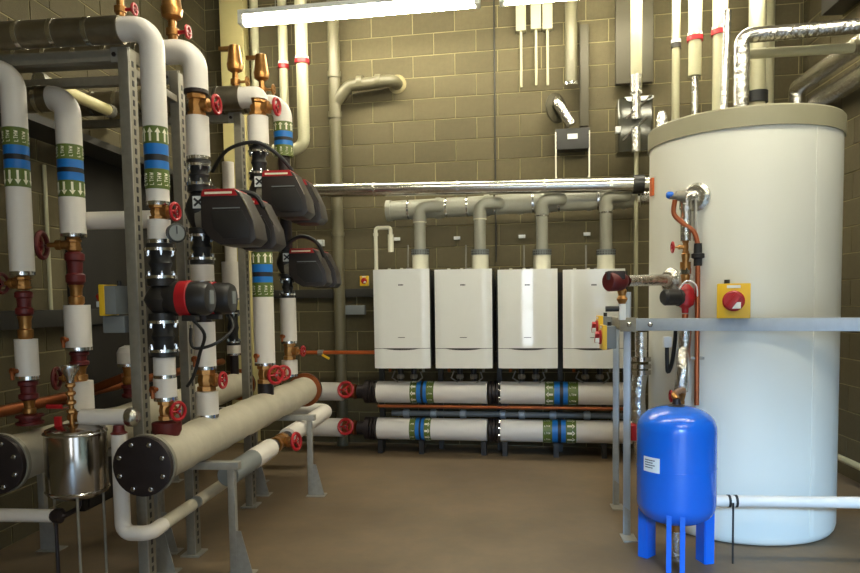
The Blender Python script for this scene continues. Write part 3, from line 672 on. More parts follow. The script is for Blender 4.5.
for L_, (x, y) in ((l1, (FX, FY)), (l2, (B2.x, B2.y))):
    MB().prism([(x-.02, y-.024, 0), (x+.02, y-.024, 0), (x+.02, y-.024, .17), (x-.02, y-.024, .2)], (0, -.006, 0)).build('foot_bracket', 'galv', L_)
    MB().box((x, y-.07, .004), (.09, .15, .008)).build('base_plate', 'galv', L_)
# isolators on the frame
isolator(ba+bd*.62+ZA*(HB/2+.105), -bang, .19, 'large yellow isolator standing on the strut rail before the tank')
for k, (py, yy, lab) in enumerate(((337, FY+.16, 'yellow isolator on the side rail, the one nearer the frame corner'), (327, FY+.46, 'yellow isolator on the side rail, the one nearer the boilers'))):
    isolator(V(FX-.085+.02*k, yy, Z(py, FX-.08, yy)), -math.pi/2, .15, lab)
c = V(FX-.085, FY+.03, ba.z-.1); 
# blue expansion vessel
VX, VY = P(676, 480, 4.15).x, 4.15
RV = .222; zt = Z(407, VX, VY-.05); zb = Z(528, VX, VY-.1)
vs = thing('expansion_vessel', 'bright blue expansion vessel on three legs before the tank', 'vessel', (VX, VY, 0))
hd = .13; pr = [(zb+ hd*(1-math.cos(a)), RV*math.sin(a)**.8 if a > 0 else .002) for a in [math.pi/2*i/10 for i in range(11)]]
pr += [(zt-hd*(1-math.cos(a)), RV*math.sin(a)**.8 if a > 0 else .002) for a in [math.pi/2*(10-i)/10 for i in range(11)]]
MB().lathe((VX, VY, 0), ZA, pr, 64).build('shell', 'vessel', vs)
MB().torus((VX, VY, zb+(zt-zb)*.49), ZA, RV, .0018, 64, 6).build('seam', 'vessel', vs)
for k, ang in enumerate((-104, 16, 136)):
    a = math.radians(ang); o = V(math.cos(a), math.sin(a), 0); s = V(-o.y, o.x, 0)
    c = V(VX, VY, 0)+o*(RV*.74)
    lg = MB()
    for sg in (-1, 1): lg.prism([c+s*(.022*sg)+ZA*.002, c+s*(.05*sg)+ZA*.002, c+s*(.05*sg)+ZA*(zb+.10), c+s*(.022*sg)+ZA*(zb+.10)], o*.055)
    if k: lg.prism([c-s*.045+ZA*.002, c+s*.045+ZA*.002, c+s*.045+ZA*(zb+.10), c-s*.045+ZA*(zb+.10)], o*-.006)
    lg.build('leg', 'vessel', vs)
lp = MB(); e0 = V(math.cos(math.radians(-141)), math.sin(math.radians(-141)), 0)
zl0, zl1 = Z(475, VX, VY-.2), Z(460, VX, VY-.2)
wrapmarks(lp, (VX, VY, 0), ZA, RV+.002, [[(-.055+.11*i/8, zl0), (-.055+.11*(i+1)/8, zl0), (-.055+.11*(i+1)/8, zl1), (-.055+.11*i/8, zl1)] for i in range(8)], e0)
lb = lp.build('label', 'label', vs)
lp = MB(); zz0 = Z(472, VX, VY-.2); 
wrapmarks(lp, (VX, VY, 0), ZA, RV+.0035, [[(-.042+.014*i, zz0+.014*k+.006), (-.030+.014*i, zz0+.014*k+.006), (-.030+.014*i, zz0+.014*k+.011), (-.042+.014*i, zz0+.014*k+.011)] for k in range(4) for i in range(4+k % 2)], e0)
lp.build('label_print', 'print', lb, smooth=False)['kind'] = 'stuff'
MB().cyl((VX, VY, zb+.02), (VX, VY, zb-.06), .03, 14).build('outlet', 'brass', vs)
MB().cyl((VX, VY, zb-.05), (VX, VY, .03), .035, 14).build('foil_tail', 'foil', vs)
MB().lathe((VX, VY, zt-.01), ZA, [(0, .05), (.012, .05), (.02, .025), (.05, .02)], 16).build('top_boss', 'iron', vs)
# low white pipe with hanger before the tank
pw = P(716, 501, 4.22); pe = V(3.0, 4.22, pw.z)
lw = thing('white_pipe', 'white pipe crossing low before the tank with a black strap', 'pipe', (pw+pe)/2)
MB().cyl(V(VX+RV*.98, 4.22, pw.z), pe, .034, 18).build('pipe', 'sleeve', lw)
h_ = P(731, 501, 4.22)
for k in (-.02, .02): MB().lathe(h_+XA*k, XA, [(0, .0342), (0, .0375), (.014, .0375), (.014, .0342)], 18).build('strap', 'black_rubber', lw)
MB().cyl(V(h_.x, 4.18, 0), V(h_.x, 4.18, h_.z), .006, 8).build('rod', 'black_plastic', lw)

# ---- pipework between nozzles and vessel
def wheel_valve(label, c, pax, bdir, r, wheel='red', body='brass', L=.11, wr=None, blen=.09, group=None, lever=False):
    c = Vector(c); pax = Vector(pax).normalized(); bdir = Vector(bdir).normalized(); wr = wr or r*1.35
    t = thing('gate_valve', label, 'valve', c, group)
    MB().lathe(c-pax*L/2, pax, [(0, r*.8), (0, r*1.05), (L*.2, r*1.05), (L*.22, r*.82), (L*.5, r*.95), (L*.78, r*.82), (L*.8, r*1.05), (L, r*1.05), (L, r*.8)], 8).build('body', body, t)
    MB().lathe(c+bdir*r*.5, bdir, [(0, r*.7), (blen*.3, r*.62), (blen*.34, r*.75), (blen*.5, r*.75), (blen*.52, r*.4), (blen*.8, r*.3)], 10).build('bonnet', body, t)
    w0 = c+bdir*(r*.5+blen)
    MB().cyl(c+bdir*(r*.5+blen*.6), w0+bdir*.012, r*.16, 8).build('stem', 'chrome', t)
    h = MB().torus(w0, bdir, wr, wr*.2, 20, 8); e, f = perp(bdir)
    for k in range(3): a = 2*math.pi*k/3; h.cyl(w0, w0+(e*math.cos(a)+f*math.sin(a))*wr, wr*.13, 6)
    h.lathe(w0-bdir*.006, bdir, [(0, wr*.32), (.014, wr*.32)], 10)
    h.build('handwheel', wheel, t); return t
YP = 4.575
a = P(686, 197, YP)
nb = thing('nozzle_pipe', 'foil clad pipe dropping from the upper tank nozzle', 'pipe', n1)
zA, zB = P(686, 200, YP).z, P(686, 241, YP).z
MB().tube(fillet([n1+o1*.03, V(a.x+.0, a.y, a.z), V(a.x, a.y, zA-.06)], .03, 4), .04, 14).build('nozzle_arm', 'foil', nb)
MB().cyl(V(a.x, a.y, zB), V(a.x, a.y, zA), .032, 16).build('cladding', 'foil', nb)
MB().box(V(a.x+.055, a.y-.01, (zA+zB)/2), (.014, .03, zA-zB)).build('strut_rail', 'galv', nb)
MB().lathe(P(676, 196, YP-.02)+XA*.05, -XA, [(0, .034), (.05, .03), (.05, .02), (.09, .02)], 10).build('brass_tee', 'galv_dark', nb)
MB().lathe(P(673, 195, YP-.02), -XA, [(0, .018), (.01, .022), (.03, .022), (.04, .015)], 12).build('blue_cap', 'vessel', nb)
# copper relief pipe
pts = [P(675, 200, YP-.02), P(674, 214, YP-.02), P(684, 224, YP-.02), P(694, 232, YP-.02), P(698, 245, YP-.02), P(697.5, 405, YP-.02)]
pts[-1].x = pts[-2].x
cp = thing('copper_pipe', 'copper relief pipe curving down before the tank with black joint', 'pipe', pts[-1])
def cat_rom(ps, n=6):
    out = []
    for i in range(len(ps)-1):
        p0, p1, p2, p3 = ps[max(i-1, 0)], ps[i], ps[i+1], ps[min(i+2, len(ps)-1)]
        for k in range(n):
            s = k/n; out.append(.5*((2*p1)+(p2-p0)*s+(2*p0-5*p1+4*p2-p3)*s*s+(3*p1-p0-3*p2+p3)*s**3))
    return out+[ps[-1]]
MB().tube(cat_rom(pts[:5])+[pts[5]], .0155, 12).build('pipe', 'copper', cp)
x_, y_ = pts[4].x, pts[4].y
MB().lathe(V(x_, y_, P(697, 266, YP).z), ZA, [(0, .02), (0, .026), (.045, .026), (.05, .04), (.075, .04), (.08, .026), (.14, .024), (.14, .018)], 12).build('black_joint', 'black_rubber', cp)
MB().box(V(x_, y_+.02, P(697, 358, YP).z), (.09, .05, .016)).build('pipe_clip', 'galv', cp, bevel=.003)
z1 = P(685, 247, YP).z
wheel_valve('small valve with red wheel under the foil drop beside the tank', V(a.x, a.y, z1), ZA, -XA, .02, L=.09, wr=.032, blen=.07)
br_ = thing('brass_tailpiece', 'brass and chrome union above the small red pump', 'fitting', V(a.x, a.y, z1-.2))
zq = lambda y: P(686, y, YP).z
MB().lathe(V(a.x, a.y, zq(283)), ZA, [(0, .022), (.05, .03), (.06, .018), (zq(270)-zq(283), .022), (zq(270)-zq(283), .034), (zq(262)-zq(283), .034), (zq(262)-zq(283), .02), (zq(254)-zq(283), .028), (zq(253)-zq(283), .02)], 12).build('union', 'brass', br_)
MB().lathe(V(a.x, a.y, zq(274)), ZA, [(0, .036), (.035, .036)], 6).build('chrome_nut', 'chrome', br_)
sp_ = thing('circulator_pump', 'small red circulator with black motor beside the tank', 'pump', V(a.x, a.y, zq(314)))
zc_ = zq(297)
MB().lathe(V(a.x, a.y, zq(313)), ZA, [(0, .02), (.03, .022), (.05, .05), (zq(297)-zq(313), .062), (zq(286)-zq(313)-.02, .05), (zq(284)-zq(313), .022)], 20).build('body', 'red', sp_)
MB().lathe(V(a.x-.02, a.y, zc_), V(-1, -.35, 0), [(0, .058), (.03, .058), (.035, .052), (.12, .052), (.135, .04)], 20).build('motor', 'black_plastic', sp_)
MB().tube(cat_rom([V(a.x-.05, a.y-.05, zc_+.05), V(a.x-.01, a.y-.07, zc_+.1), V(a.x+.05, a.y-.06, zc_+.07), V(a.x+.07, a.y-.02, zc_-.02)]), .005, 6).build('cable', 'label', sp_)
# foil pipe down to vessel
fd = thing('foil_clad_pipe', 'foil clad pipe running from the small pump down to the vessel', 'pipe', V(VX, a.y, zq(388)))
b_ = P(681, 390, YP-.1)
MB().cyl(V(a.x, a.y, zq(330)), V(a.x, a.y, zq(314)), .02, 12).build('copper_stub', 'copper', fd)
MB().tube(cat_rom([V(a.x, a.y, zq(330)), V(a.x-.005, a.y, zq(350)), V(b_.x+.01, b_.y, zq(366)), V(b_.x, b_.y, zq(389))]), .042, 16).build('cladding', 'foil', fd)
wheel_valve('lockshield valve with red wheel on top of the blue vessel', V(b_.x, b_.y, P(681, 396, YP-.1).z), ZA, -XA, .022, L=.10, wr=.034, blen=.05)
tag(MB().tube(cat_rom([V(b_.x, b_.y, P(681, 401, YP-.1).z), V(b_.x, b_.y-.05, zt+.055), V(VX, VY+.05, zt+.06), V(VX, VY, zt+.035)]), .018, 10).build('vessel_tail', 'brass'), 'brass tail joining the red wheel valve to the vessel top', 'fitting')
# lower nozzle pipe with red actuator
e_ = P(618, 281, YP-.15); m_ = P(662, 280, 4.60)
lp_ = thing('nozzle_pipe', 'foil clad pipe reaching left from the lower tank nozzle', 'pipe', m_)
MB().tube([n2+o2*.02, m_, m_.lerp(e_, .5), P(627, 281, YP-.13)], [.045, .036, .036, .036], 14).build('cladding', 'foil', lp_)
dd = (e_-m_).normalized(); q = P(626, 281, YP-.13)
rv = thing('valve_actuator', 'red and black capped valve at the end of the foil pipe', 'valve', q)
MB().lathe(q, dd, [(0, .03), (.03, .055), (.05, .06), (.13, .062), (.14, .055)], 20).build('red_body', 'dark_red', rv)
MB().box(q+dd*.085+ZA*.035, (.11, .1, .055)).build('black_cap', 'iron', rv, bevel=.01)
tv = thing('brass_drain', 'brass fitting with white valve hanging under the red actuator', 'valve', q-ZA*.2)
MB().lathe(q+dd*.03-ZA*.14, ZA, [(0, .02), (.03, .035), (.05, .022), (.08, .03), (.1, .018)], 10).build('brass_body', 'brass', tv)
MB().box(q+dd*.03-ZA*.19, (.04, .04, .10)).build('white_valve', 'label', tv, bevel=.005)
MB().cyl(q+dd*.03-ZA*.17, q+dd*.03-ZA*.17-XA*.10, .018, 10).build('black_knob', 'black_plastic', tv)
# foil pipe behind the frame legs
q = P(641, 345, 4.98); zb_ = P(641, 470, 4.98).z
fq = thing('foil_clad_pipe', 'foil clad pipe with flange standing behind the strut legs', 'pipe', V(q.x, q.y, zb_))
MB().cyl(V(q.x, q.y, P(641, 332, 4.98).z), V(q.x, q.y, P(641, 357, 4.98).z), .04, 14).build('upper_cladding', 'foil', fq)
MB().tube(cat_rom([V(q.x, q.y, P(641, 371, 4.98).z), V(q.x-.02, q.y, P(641, 400, 4.98).z), V(q.x+.02, q.y, zb_)]), .05, 14).build('lower_cladding', 'foil', fq)
for y in (359, 366, 372): zz = P(641, y, 4.98).z; MB().cyl(V(q.x, q.y, zz-.015), V(q.x, q.y, zz+.015), .068, 18).build('flange', 'steel', fq)
rvq = P(634, 432, 4.98); tag(MB().lathe(rvq-ZA*.06, ZA, [(0, .03), (.01, .05), (.11, .05), (.12, .03)], 12).build('strainer_body', 'red'), 'red strainer body low behind the strut legs', 'valve')
# black hose with white plug
hz = [P(667, 342, 4.72), P(667, 360, 4.71), P(668, 372, 4.70), P(672, 362, 4.70), P(675, 340, 4.70), P(676, 320, 4.68)]
bh = thing('black_hose', 'black looped cable with a white plug against the tank', 'cable', hz[2])
MB().tube(cat_rom(hz), .013, 10).build('hose', 'black_rubber', bh)
MB().box(hz[0], (.05, .05, .07)).build('plug', 'label', bh, bevel=.006)
# ================================================================== LEFT HEADERS
HX1, HX2, HZ = -1.72, -2.49, .785
RH = .12
def big_header(x, y0, y1, z, label):
    t = thing('main_header', label, 'pipe', (x, (y0+y1)/2, z-RH), 'fat lagged headers on floor stands')
    # soft lagged insulation: slightly lumpy lathe
    n = 40; prof = [(0, RH*.9)]
    for i in range(n+1): prof.append((.03+(y1-y0-.06)*i/n, RH*(1+.025*math.sin(i*1.7)+.015*math.sin(i*.6+1))))
    prof.append((y1-y0-.02, RH*.9))
    MB().lathe((x, y0, z), YA, prof, 32).build('lagging', 'wrap', t)
    for y, s in ((y0, -1), (y1, 1)):
        pl = MB().lathe((x, y+s*.012, z), V(0, s, 0), [(0, .148), (.028, .148), (.03, .142)], 40).build('blank_flange', 'iron', t)
        MB().lathe((x, y-s*.022, z), V(0, s, 0), [(0, .152), (.026, .152), (.028, .146)], 40).build('pipe_flange', 'galv_dark' if s < 0 else 'copper_old', t)
        bolts(pl, (x, y+s*.04, z), V(0, s, 0), .118, 8, .013, .018)
    return t
h1 = big_header(HX1, 3.26, 6.17, HZ, 'fat white lagged header with bolted end plate beside the aisle')
h2 = big_header(HX2, 3.27, 6.6, HZ, 'fat white lagged header nearer the left wall behind the steel pot')
def stand(label, y, xl, xr, z):
    t = thing('header_stand', label, 'stand', ((xl+xr)/2, y, 0), 'galvanised stands under the headers')
    MB().bar((xl-.06, y, z-.025), (xr+.05, y, z-.025), .05, .045).build('cross_bar', 'galv', t, bevel=.003)
    for x in (xl, xr):
        l = MB().bar((x, y, 0), (x, y, z-.045), .041, .041, YA).build('leg', 'galv', t, bevel=.003)
        MB().prism([(x+.022, y-.022, .006), (x+.022, y-.022, .26), (x+.05, y-.022, .26), (x+.115, y-.022, .006)], (0, .006, 0)).build('gusset', 'galv', l)
        MB().box((x+.045, y, .003), (.15, .11, .006)).build('base_plate', 'galv', l)
    return t
stand('galvanised stand under the aisle header nearer its bolted end plate', 3.87, -1.99, -1.525, HZ-RH)
stand('galvanised stand under the aisle header nearer the boilers', 5.52, -1.97, -1.51, HZ-RH)
stand('galvanised stand under the wall side header nearer the steel pot', 4.2, -2.92, -2.13, HZ-RH)
stand('galvanised stand under the wall side header nearer the back wall', 5.92, -2.92, -2.13, HZ-RH)

# ================================================================== RISERS
GV = 'brass gate valves on the risers'
def connector(label, x, y, z0, z1, r):
    t = thing('bellows_connector', label, 'connector', (x, y, z0), 'black rubber bellows connectors')
    L = z1-z0; f = min(.022, L*.14)
    for za in (z0, z1-f): MB().cyl((x, y, za), (x, y, za+f), r*1.15, 20).build('flange', 'black_plastic', t)
    for za in (z0+f, z1-f*1.7): MB().cyl((x, y, za), (x, y, za+f*.7), r*1.3, 20).build('backing_ring', 'chrome', t)
    MB().lathe((x, y, z0+f*1.7), ZA, [(0, r*.85), ((L-3.4*f)*.3, r*.8), ((L-3.4*f)*.5, r*.98), ((L-3.4*f)*.7, r*.8), (L-3.4*f, r*.85)], 20).build('rubber_bellows', 'black_rubber', t)
    for za, s in ((z0+f*1.7, 1), (z1-f*1.7, -1)): bolts(t, (x, y, za), V(0, 0, s), r*1.1, 6, .009, .018)
    return t
def twin_pump(label, x, y, z, s, dy, style, ztop, zbot):
    t = thing('twin_pump', label, 'pump', (x, y, zbot), 'twin head pumps on the risers')
    hz = (ztop-zbot)
    MB().lathe((x, y, zbot), ZA, [(0, .07*s), (.015, .07*s), (.018, .05*s), (hz*.3, .075*s), (hz*.5, .09*s), (hz*.7, .075*s), (hz-.018, .05*s), (hz-.015, .07*s), (hz, .07*s)], 20).build('volute', 'black_plastic', t)
    MB().tube([(x+.03*s, y, z), (x+.03*s, y+dy, z)], .07*s, 16).build('twin_casing', 'black_plastic', t)
    for k in range(2):
        yy = y+dy*k
        if style == 'round':
            MB().lathe((x+.02, yy, z), XA, [(0, .075*s), (.05*s, .08*s), (.055*s, .09*s), (.085*s, .09*s)], 24).build('motor_housing', 'black_plastic', t)
            MB().lathe((x+.02+.085*s, yy, z), XA, [(0, .092*s), (.055*s, .094*s), (.06*s, .09*s)], 28).build('red_ring', 'red', t)
            hd = MB().lathe((x+.02+.145*s, yy, z), XA, [(0, .088*s), (.075*s, .088*s), (.095*s, .078*s), (.1*s, .06*s), (.1*s, .01)], 28).build('control_head', 'black_plastic', t)
            MB().box((x+.02+.247*s, yy, z+.005), (.006, .05*s, .07*s)).build('display', 'grey_box', hd, bevel=.002)
            MB().box((x+.02+.14*s, yy-.02, z-.10*s), (.07*s, .06*s, .03*s)).build('cable_gland_box', 'black_plastic', hd, bevel=.004)
        else:
            def q(a, b): return V(x+a*s, yy-.105*s, z+b*s)
            MB().lathe((x-.0, yy, z), XA, [(0, .085*s), (.06*s, .09*s)], 22).build('clamp_ring', 'galv_dark', t)
            poly = [q(.045, .10), q(.05, .15), q(.255, .15), q(.275, .135), q(.355, -.03), q(.37, -.13), q(.33, -.165), q(.16, -.165), q(.10, -.13), q(.045, -.06)]
            hd = MB().prism(poly, (0, .21*s, 0)).build('motor_head', 'pump_grey', t, bevel=.012*s, seg=2)
            MB().prism([q(.06, .146), q(.25, .146), q(.268, .115), q(.055, .115)], (0, -.004, 0)).build('red_stripe', 'red', hd)
            MB().box((x+.155*s, yy, z+.152*s), (.19*s, .2*s, .008)).build('red_cover', 'red', hd, bevel=.002)
            MB().box(V(x+.155*s, yy-.1095*s, z+.132*s), (.16*s, .004, .012*s)).build('stripe_print', 'mark', hd)
            MB().prism([q(.11, .03), q(.29, .03), q(.33, -.05), q(.33, -.125), q(.18, -.13), q(.12, -.07)], (0, -.006*s, 0)).build('side_panel', 'black_plastic', hd, bevel=.002)
            MB().box(V(x+.20*s, yy-.110*s, z+.045*s), (.16*s, .004, .006*s)).build('panel_print', 'grey_box', hd)
            MB().bar(q(.287, .105)+V(.004, .0, 0), q(.345, -.015)+V(.004, .0, 0), .006, .006).build('edge_trim', 'chrome', hd)
            MB().box(V(x+.03*s, yy-.09*s, z+.085*s), (.07*s, .006, .07*s)).build('name_plate', 'label', t)
            mm = MB()
            for rr in (.7, -.7): mm.box(V(x+.03*s, yy-.0935*s-.002, z+.085*s), (.065*s, .003, .012*s), Matrix.Rotation(rr, 3, 'Y'))
            mm.build('plate_print', 'print', t)['kind'] = 'stuff'
    return t
def cable(label, pts, r=.009):
    return tag(MB().tube(cat_rom([Vector(p) for p in pts]), r, 8).build('pump_cable', 'black_rubber'), label, 'cable', 'black pump cables')
def riser(label, x, y, r, top, parts, gname='lagged risers with colour bands'):
    """top: (z of horizontal run, bend radius, stub length to -X) or None; parts: list of (kind, ytop px, ybottom px, ...)"""
    zz = lambda py: Z(py, x, y)
    low = min(zz(p[2]) for p in parts)
    t = thing('lagged_riser', label, 'pipe', (x, y, low), gname)
    if top:
        zt, R, stub, yend = top
        MB().tube(fillet([(x-stub, y, zt), (x, y, zt), (x, y, zz(yend))], R, 10), r, 22).build('elbow', 'sleeve', t)
    for p in parts:
        k, a, b = p[0], zz(p[1]), zz(p[2])
        rr = p[3] if len(p) > 3 and isinstance(p[3], float) else r
        if k == 'w':
            o = MB().cyl((x, y, b), (x, y, a), rr, 24).build('sleeve', 'sleeve', t)
            MB().lathe((x, y, b-.002), ZA, [(0, rr*.7), (0, rr*1.004), (.012, rr*1.012), (.02, rr*1.004)], 24).build('end_trim', 'chrome', o)
        elif k == 'bu': id_band(t, (x, y, b), (x, y, a), rr, True, False, (0, .32, .45, .55, .72, 1))
        elif k == 'bd': id_band(t, (x, y, b), (x, y, a), rr, False, True, (0, .31, .46, .55, .70, 1))
        elif k == 'pipe': MB().cyl((x, y, b), (x, y, a), rr, 16).build('bare_pipe', 'iron', t)
        elif k == 'red': MB().lathe((x, y, b), ZA, [(0, rr*.7), ((a-b)*.1, rr), ((a-b)*.3, rr), ((a-b)*.36, rr*.75), ((a-b)*.7, rr*.8), ((a-b)*.75, rr), ((a-b)*.93, rr), (a-b, rr*.7)], 16).build('red_strainer', 'dark_red', t)
        elif k == 'brass': MB().lathe((x, y, b), ZA, [(0, rr*.8), ((a-b)*.1, rr), ((a-b)*.4, rr), ((a-b)*.45, rr*.75), ((a-b)*.8, rr*.8), (a-b, rr)], 10).build('brass_union', 'brass', t)
    return t, zz
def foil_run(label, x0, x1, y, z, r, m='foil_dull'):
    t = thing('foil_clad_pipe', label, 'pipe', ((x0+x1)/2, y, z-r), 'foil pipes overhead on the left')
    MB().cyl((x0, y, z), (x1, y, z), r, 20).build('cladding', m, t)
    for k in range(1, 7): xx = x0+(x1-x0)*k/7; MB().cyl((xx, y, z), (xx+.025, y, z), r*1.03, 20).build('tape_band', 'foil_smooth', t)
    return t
def air_vent(label, x, y, z, s=1.0, wheel='red', side=1):
    t = thing('air_vent', label, 'vent', (x, y, z), 'brass automatic air vents')
    MB().lathe((x, y, z), ZA, [(0, .022*s), (.02*s, .022*s), (.022*s, .03*s), (.05*s, .03*s), (.055*s, .018*s), (.09*s, .018*s)], 10).build('isolating_valve', 'brass', t)
    MB().lathe((x, y, z+.09*s), ZA, [(0, .02*s), (.015*s, .045*s), (.05*s, .05*s), (.06*s, .045*s), (.16*s, .032*s), (.165*s, .02*s)], 16).build('float_body', 'brass', t)
    MB().box((x-.045*s, y, z+.235*s), (.10*s, .03*s, .022*s)).build('vent_cap', 'brass', t, bevel=.003)
    h = MB().torus((x+.075*s*side, y, z+.035*s), XA, .026*s, .007*s, 14, 6); h.cyl((x+.02*s*side, y, z+.035*s), (x+.08*s*side, y, z+.035*s), .009*s, 8)
    h.box((x+.075*s*side, y, z+.035*s), (.01*s, .05*s, .01*s)); h.build('valve_wheel', wheel, t)
    return t
# ---- A: front riser
xa = HX1; ya = PX(166, 405, xa).y; ra = .0575
ztA = Z(28, xa, ya); RA_ = .11
tA, zA_ = riser('lagged riser with up arrow band next to the header end plate', xa, ya, ra*1.06, (ztA, .10, .155, 128),
    [('bu', 128, 190, ra*1.02), ('w', 190, 205.5, ra), ('w', 220, 243, ra), ('w', 357, 378, ra*.97), ('w', 378, 400, ra*1.02)])
wheel_valve('brass gate valve with red wheel under the up arrow band', (xa, ya, zA_(212.5)), ZA, V(1, -.15, 0), .045, L=zA_(205.5)-zA_(219.5), wr=.042, blen=.075, group=GV)
connector('black bellows connector above the red ringed twin pump', xa, ya, zA_(283), zA_(244), .062)
connector('black bellows connector below the red ringed twin pump', xa, ya, zA_(356), zA_(316), .062)
twin_pump('round black twin pump with red rings near the header end', xa, ya, zA_(299), 1.0, .31, 'round', zA_(283), zA_(316))
wheel_valve('brass gate valve with red wheel on the header, first from end plate', (xa, ya, zA_(410)), ZA, V(.9, -.4, 0), .04, L=zA_(401)-zA_(420), wr=.045, blen=.07, group=GV)
tag(MB().lathe((xa, ya, HZ+RH*.8), ZA, [(0, .06), (.03, .075), (zA_(422)-HZ-RH*.8, .075), (zA_(421)-HZ-RH*.8, .05)], 18).build('header_branch', 'dark_red'), 'dark red branch flange on the header nearest its end plate', 'fitting')
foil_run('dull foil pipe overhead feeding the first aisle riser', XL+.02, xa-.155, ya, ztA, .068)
air_vent('brass air vent with red lever on the highest elbow', xa-.16, ya, ztA+.062, 1.0)
# gauge on A
g0 = P(176, 233, ya-.05)
pg = thing('pressure_gauge', 'round black rimmed pressure gauge beside the first riser', 'gauge', g0)
gd = V(.75, -.66, 0).normalized()
MB().lathe(g0-gd*.02, gd, [(0, .045), (.03, .05), (.032, .046)], 24).build('case', 'black_plastic', pg)
fc = MB().cyl(g0+gd*.010, g0+gd*.0125, .04, 24).build('dial', 'grey_box', pg)
MB().bar(g0+gd*.0135-ZA*.005, g0+gd*.0135+ZA*.034, .005, .002, gd).build('needle', 'print', fc)
MB().cyl(g0-gd*.02, V(xa+.05, ya, g0.z), .01, 8).build('stem', 'brass', pg)
# ---- B
xb = HX1; yb = PX(207, 400, xb).y; rb = .067
ztB = Z(51, xb, yb)
tB, zB_ = riser('lagged riser with tall grey pumps second from the header end plate', xb, yb, rb*1.03, (ztB, .11, .17, 92),
    [('w', 117, 160, rb), ('w', 265, 284, rb), ('w', 322, 369, rb*.93), ('w', 391, 417, rb)])
wheel_valve('brass gate valve with red wheel high on the second riser', (xb, yb, zB_(106)), ZA, V(1, -.1, 0), .052, L=zB_(95)-zB_(117), wr=.05, blen=.10, group=GV)
tag(MB().lathe((xb, yb, zB_(95)), ZA, [(0, .05), (.004, .07), (.024, .07), (.03, .055)], 18).build('pipe_union', 'iron'), 'dark union ring under the second riser elbow', 'fitting')
connector('black bellows connector above the grey pump of the second riser', xb, yb, zB_(190), zB_(161), .06)
connector('black bellows connector below the grey pump of the second riser', xb, yb, zB_(264), zB_(231), .06)
twin_pump('big grey twin pump with red stripes, lower and nearer the end plate', xb, yb, zB_(219), 1.0, .38, 'box', zB_(190), zB_(231))
MB().cyl((xb, yb, zB_(322)), (xb, yb, zB_(284)), .045, 14).build('bare_pipe', 'iron', tB)
wheel_valve('brass gate valve with red wheel low on the second riser', (xb, yb, zB_(380)), ZA, V(1, -.1, 0), .055, L=zB_(370)-zB_(391), wr=.045, blen=.08, group=GV)
foil_run('dull foil pipe overhead feeding the second aisle riser', XL+.02, xb-.17, yb, ztB, .068)
air_vent('tall brass air vent with orange lever above the second riser elbow', xb-.13, yb, ztB+.066, 1.25)
# ---- C
xc = HX1; yc_ = PX(265, 360, xc).y; rc = .076
ztC = Z(97, xc, yc_)
tC, zC_ = riser('lagged riser with low band of arrows third from the end plate', xc, yc_, rc, (ztC, .12, .12, 100),
    [('w', 117, 147, rc), ('bu', 252, 297, rc*.98), ('w', 297, 365, rc)])
MB().cyl((xc, yc_, zC_(252)), (xc, yc_, zC_(219)), .06, 16).build('bare_pipe', 'iron', tC)
wheel_valve('brass gate valve with red wheel under the third riser elbow', (xc, yc_, zC_(108)), ZA, V(1, -.1, 0), .062, L=zC_(100.5)-zC_(117), wr=.058, blen=.12, group=GV)
connector('black bellows connector above the upper grey pump', xc, yc_, zC_(178), zC_(148), .06)
twin_pump('big grey twin pump with red stripes, the highest of all', xc, yc_, zC_(196), 1.05, .40, 'box', zC_(178), zC_(219))
wheel_valve('brass gate valve with large red wheel on the third riser foot', (xc, yc_, zC_(374)), ZA, V(.8, -.6, 0), .06, L=zC_(365)-zC_(383), wr=.062, blen=.10, group=GV)
MB().cyl((xc, yc_, HZ+RH*.8), (xc, yc_, zC_(383)), .06, 16).build('foot_pipe', 'iron', tC)
foil_run('dull foil pipe overhead feeding the third aisle riser', XL+.02, xc-.12, yc_, ztC, .085)
air_vent('brass air vent with yellow lever standing before the cream column', xc-.16, yc_, ztC+.072, 1.2, 'brass')
# ---- D
xd = HX1; yd = PX(289, 340, xd).y; rd = .066
ztD = Z(104, xd, yd)
tD, zD_ = riser('lagged riser nearest the boilers with band beside the red wheel', xd, yd, rd*1.15, (ztD, .12, .12, 123),
    [('bu', 123, 157, rd*1.14), ('w', 298, 343, rd), ('w', 360, 376, rd)])
MB().cyl((xd, yd, zD_(250)), (xd, yd, zD_(157)), .05, 14).build('bare_pipe', 'iron', tD)
connector('black bellows connector below the pump nearest the boilers', xd, yd, zD_(298), zD_(276), .05)
twin_pump('grey twin pump with red stripes nearest the boilers', xd, yd, zD_(268), .98, .36, 'box', zD_(250), zD_(276))
wheel_valve('brass gate valve with red wheel on the riser nearest the boilers', (xd, yd, zD_(351)), ZA, V(1, -.15, 0), .05, L=zD_(343)-zD_(360), wr=.04, blen=.10, group=GV)
wheel_valve('small red wheel valve low on the header end nearest the boilers', P(281, 372, yd-.1), XA, V(.5, -.86, 0), .03, L=.09, wr=.055, blen=.07, group=GV)
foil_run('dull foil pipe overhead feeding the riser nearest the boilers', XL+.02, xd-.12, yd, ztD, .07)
air_vent('pale brass air vent above the fourth riser beside the pale pipes', xd-.17, yd, ztD+.075, 1.3, 'brass')
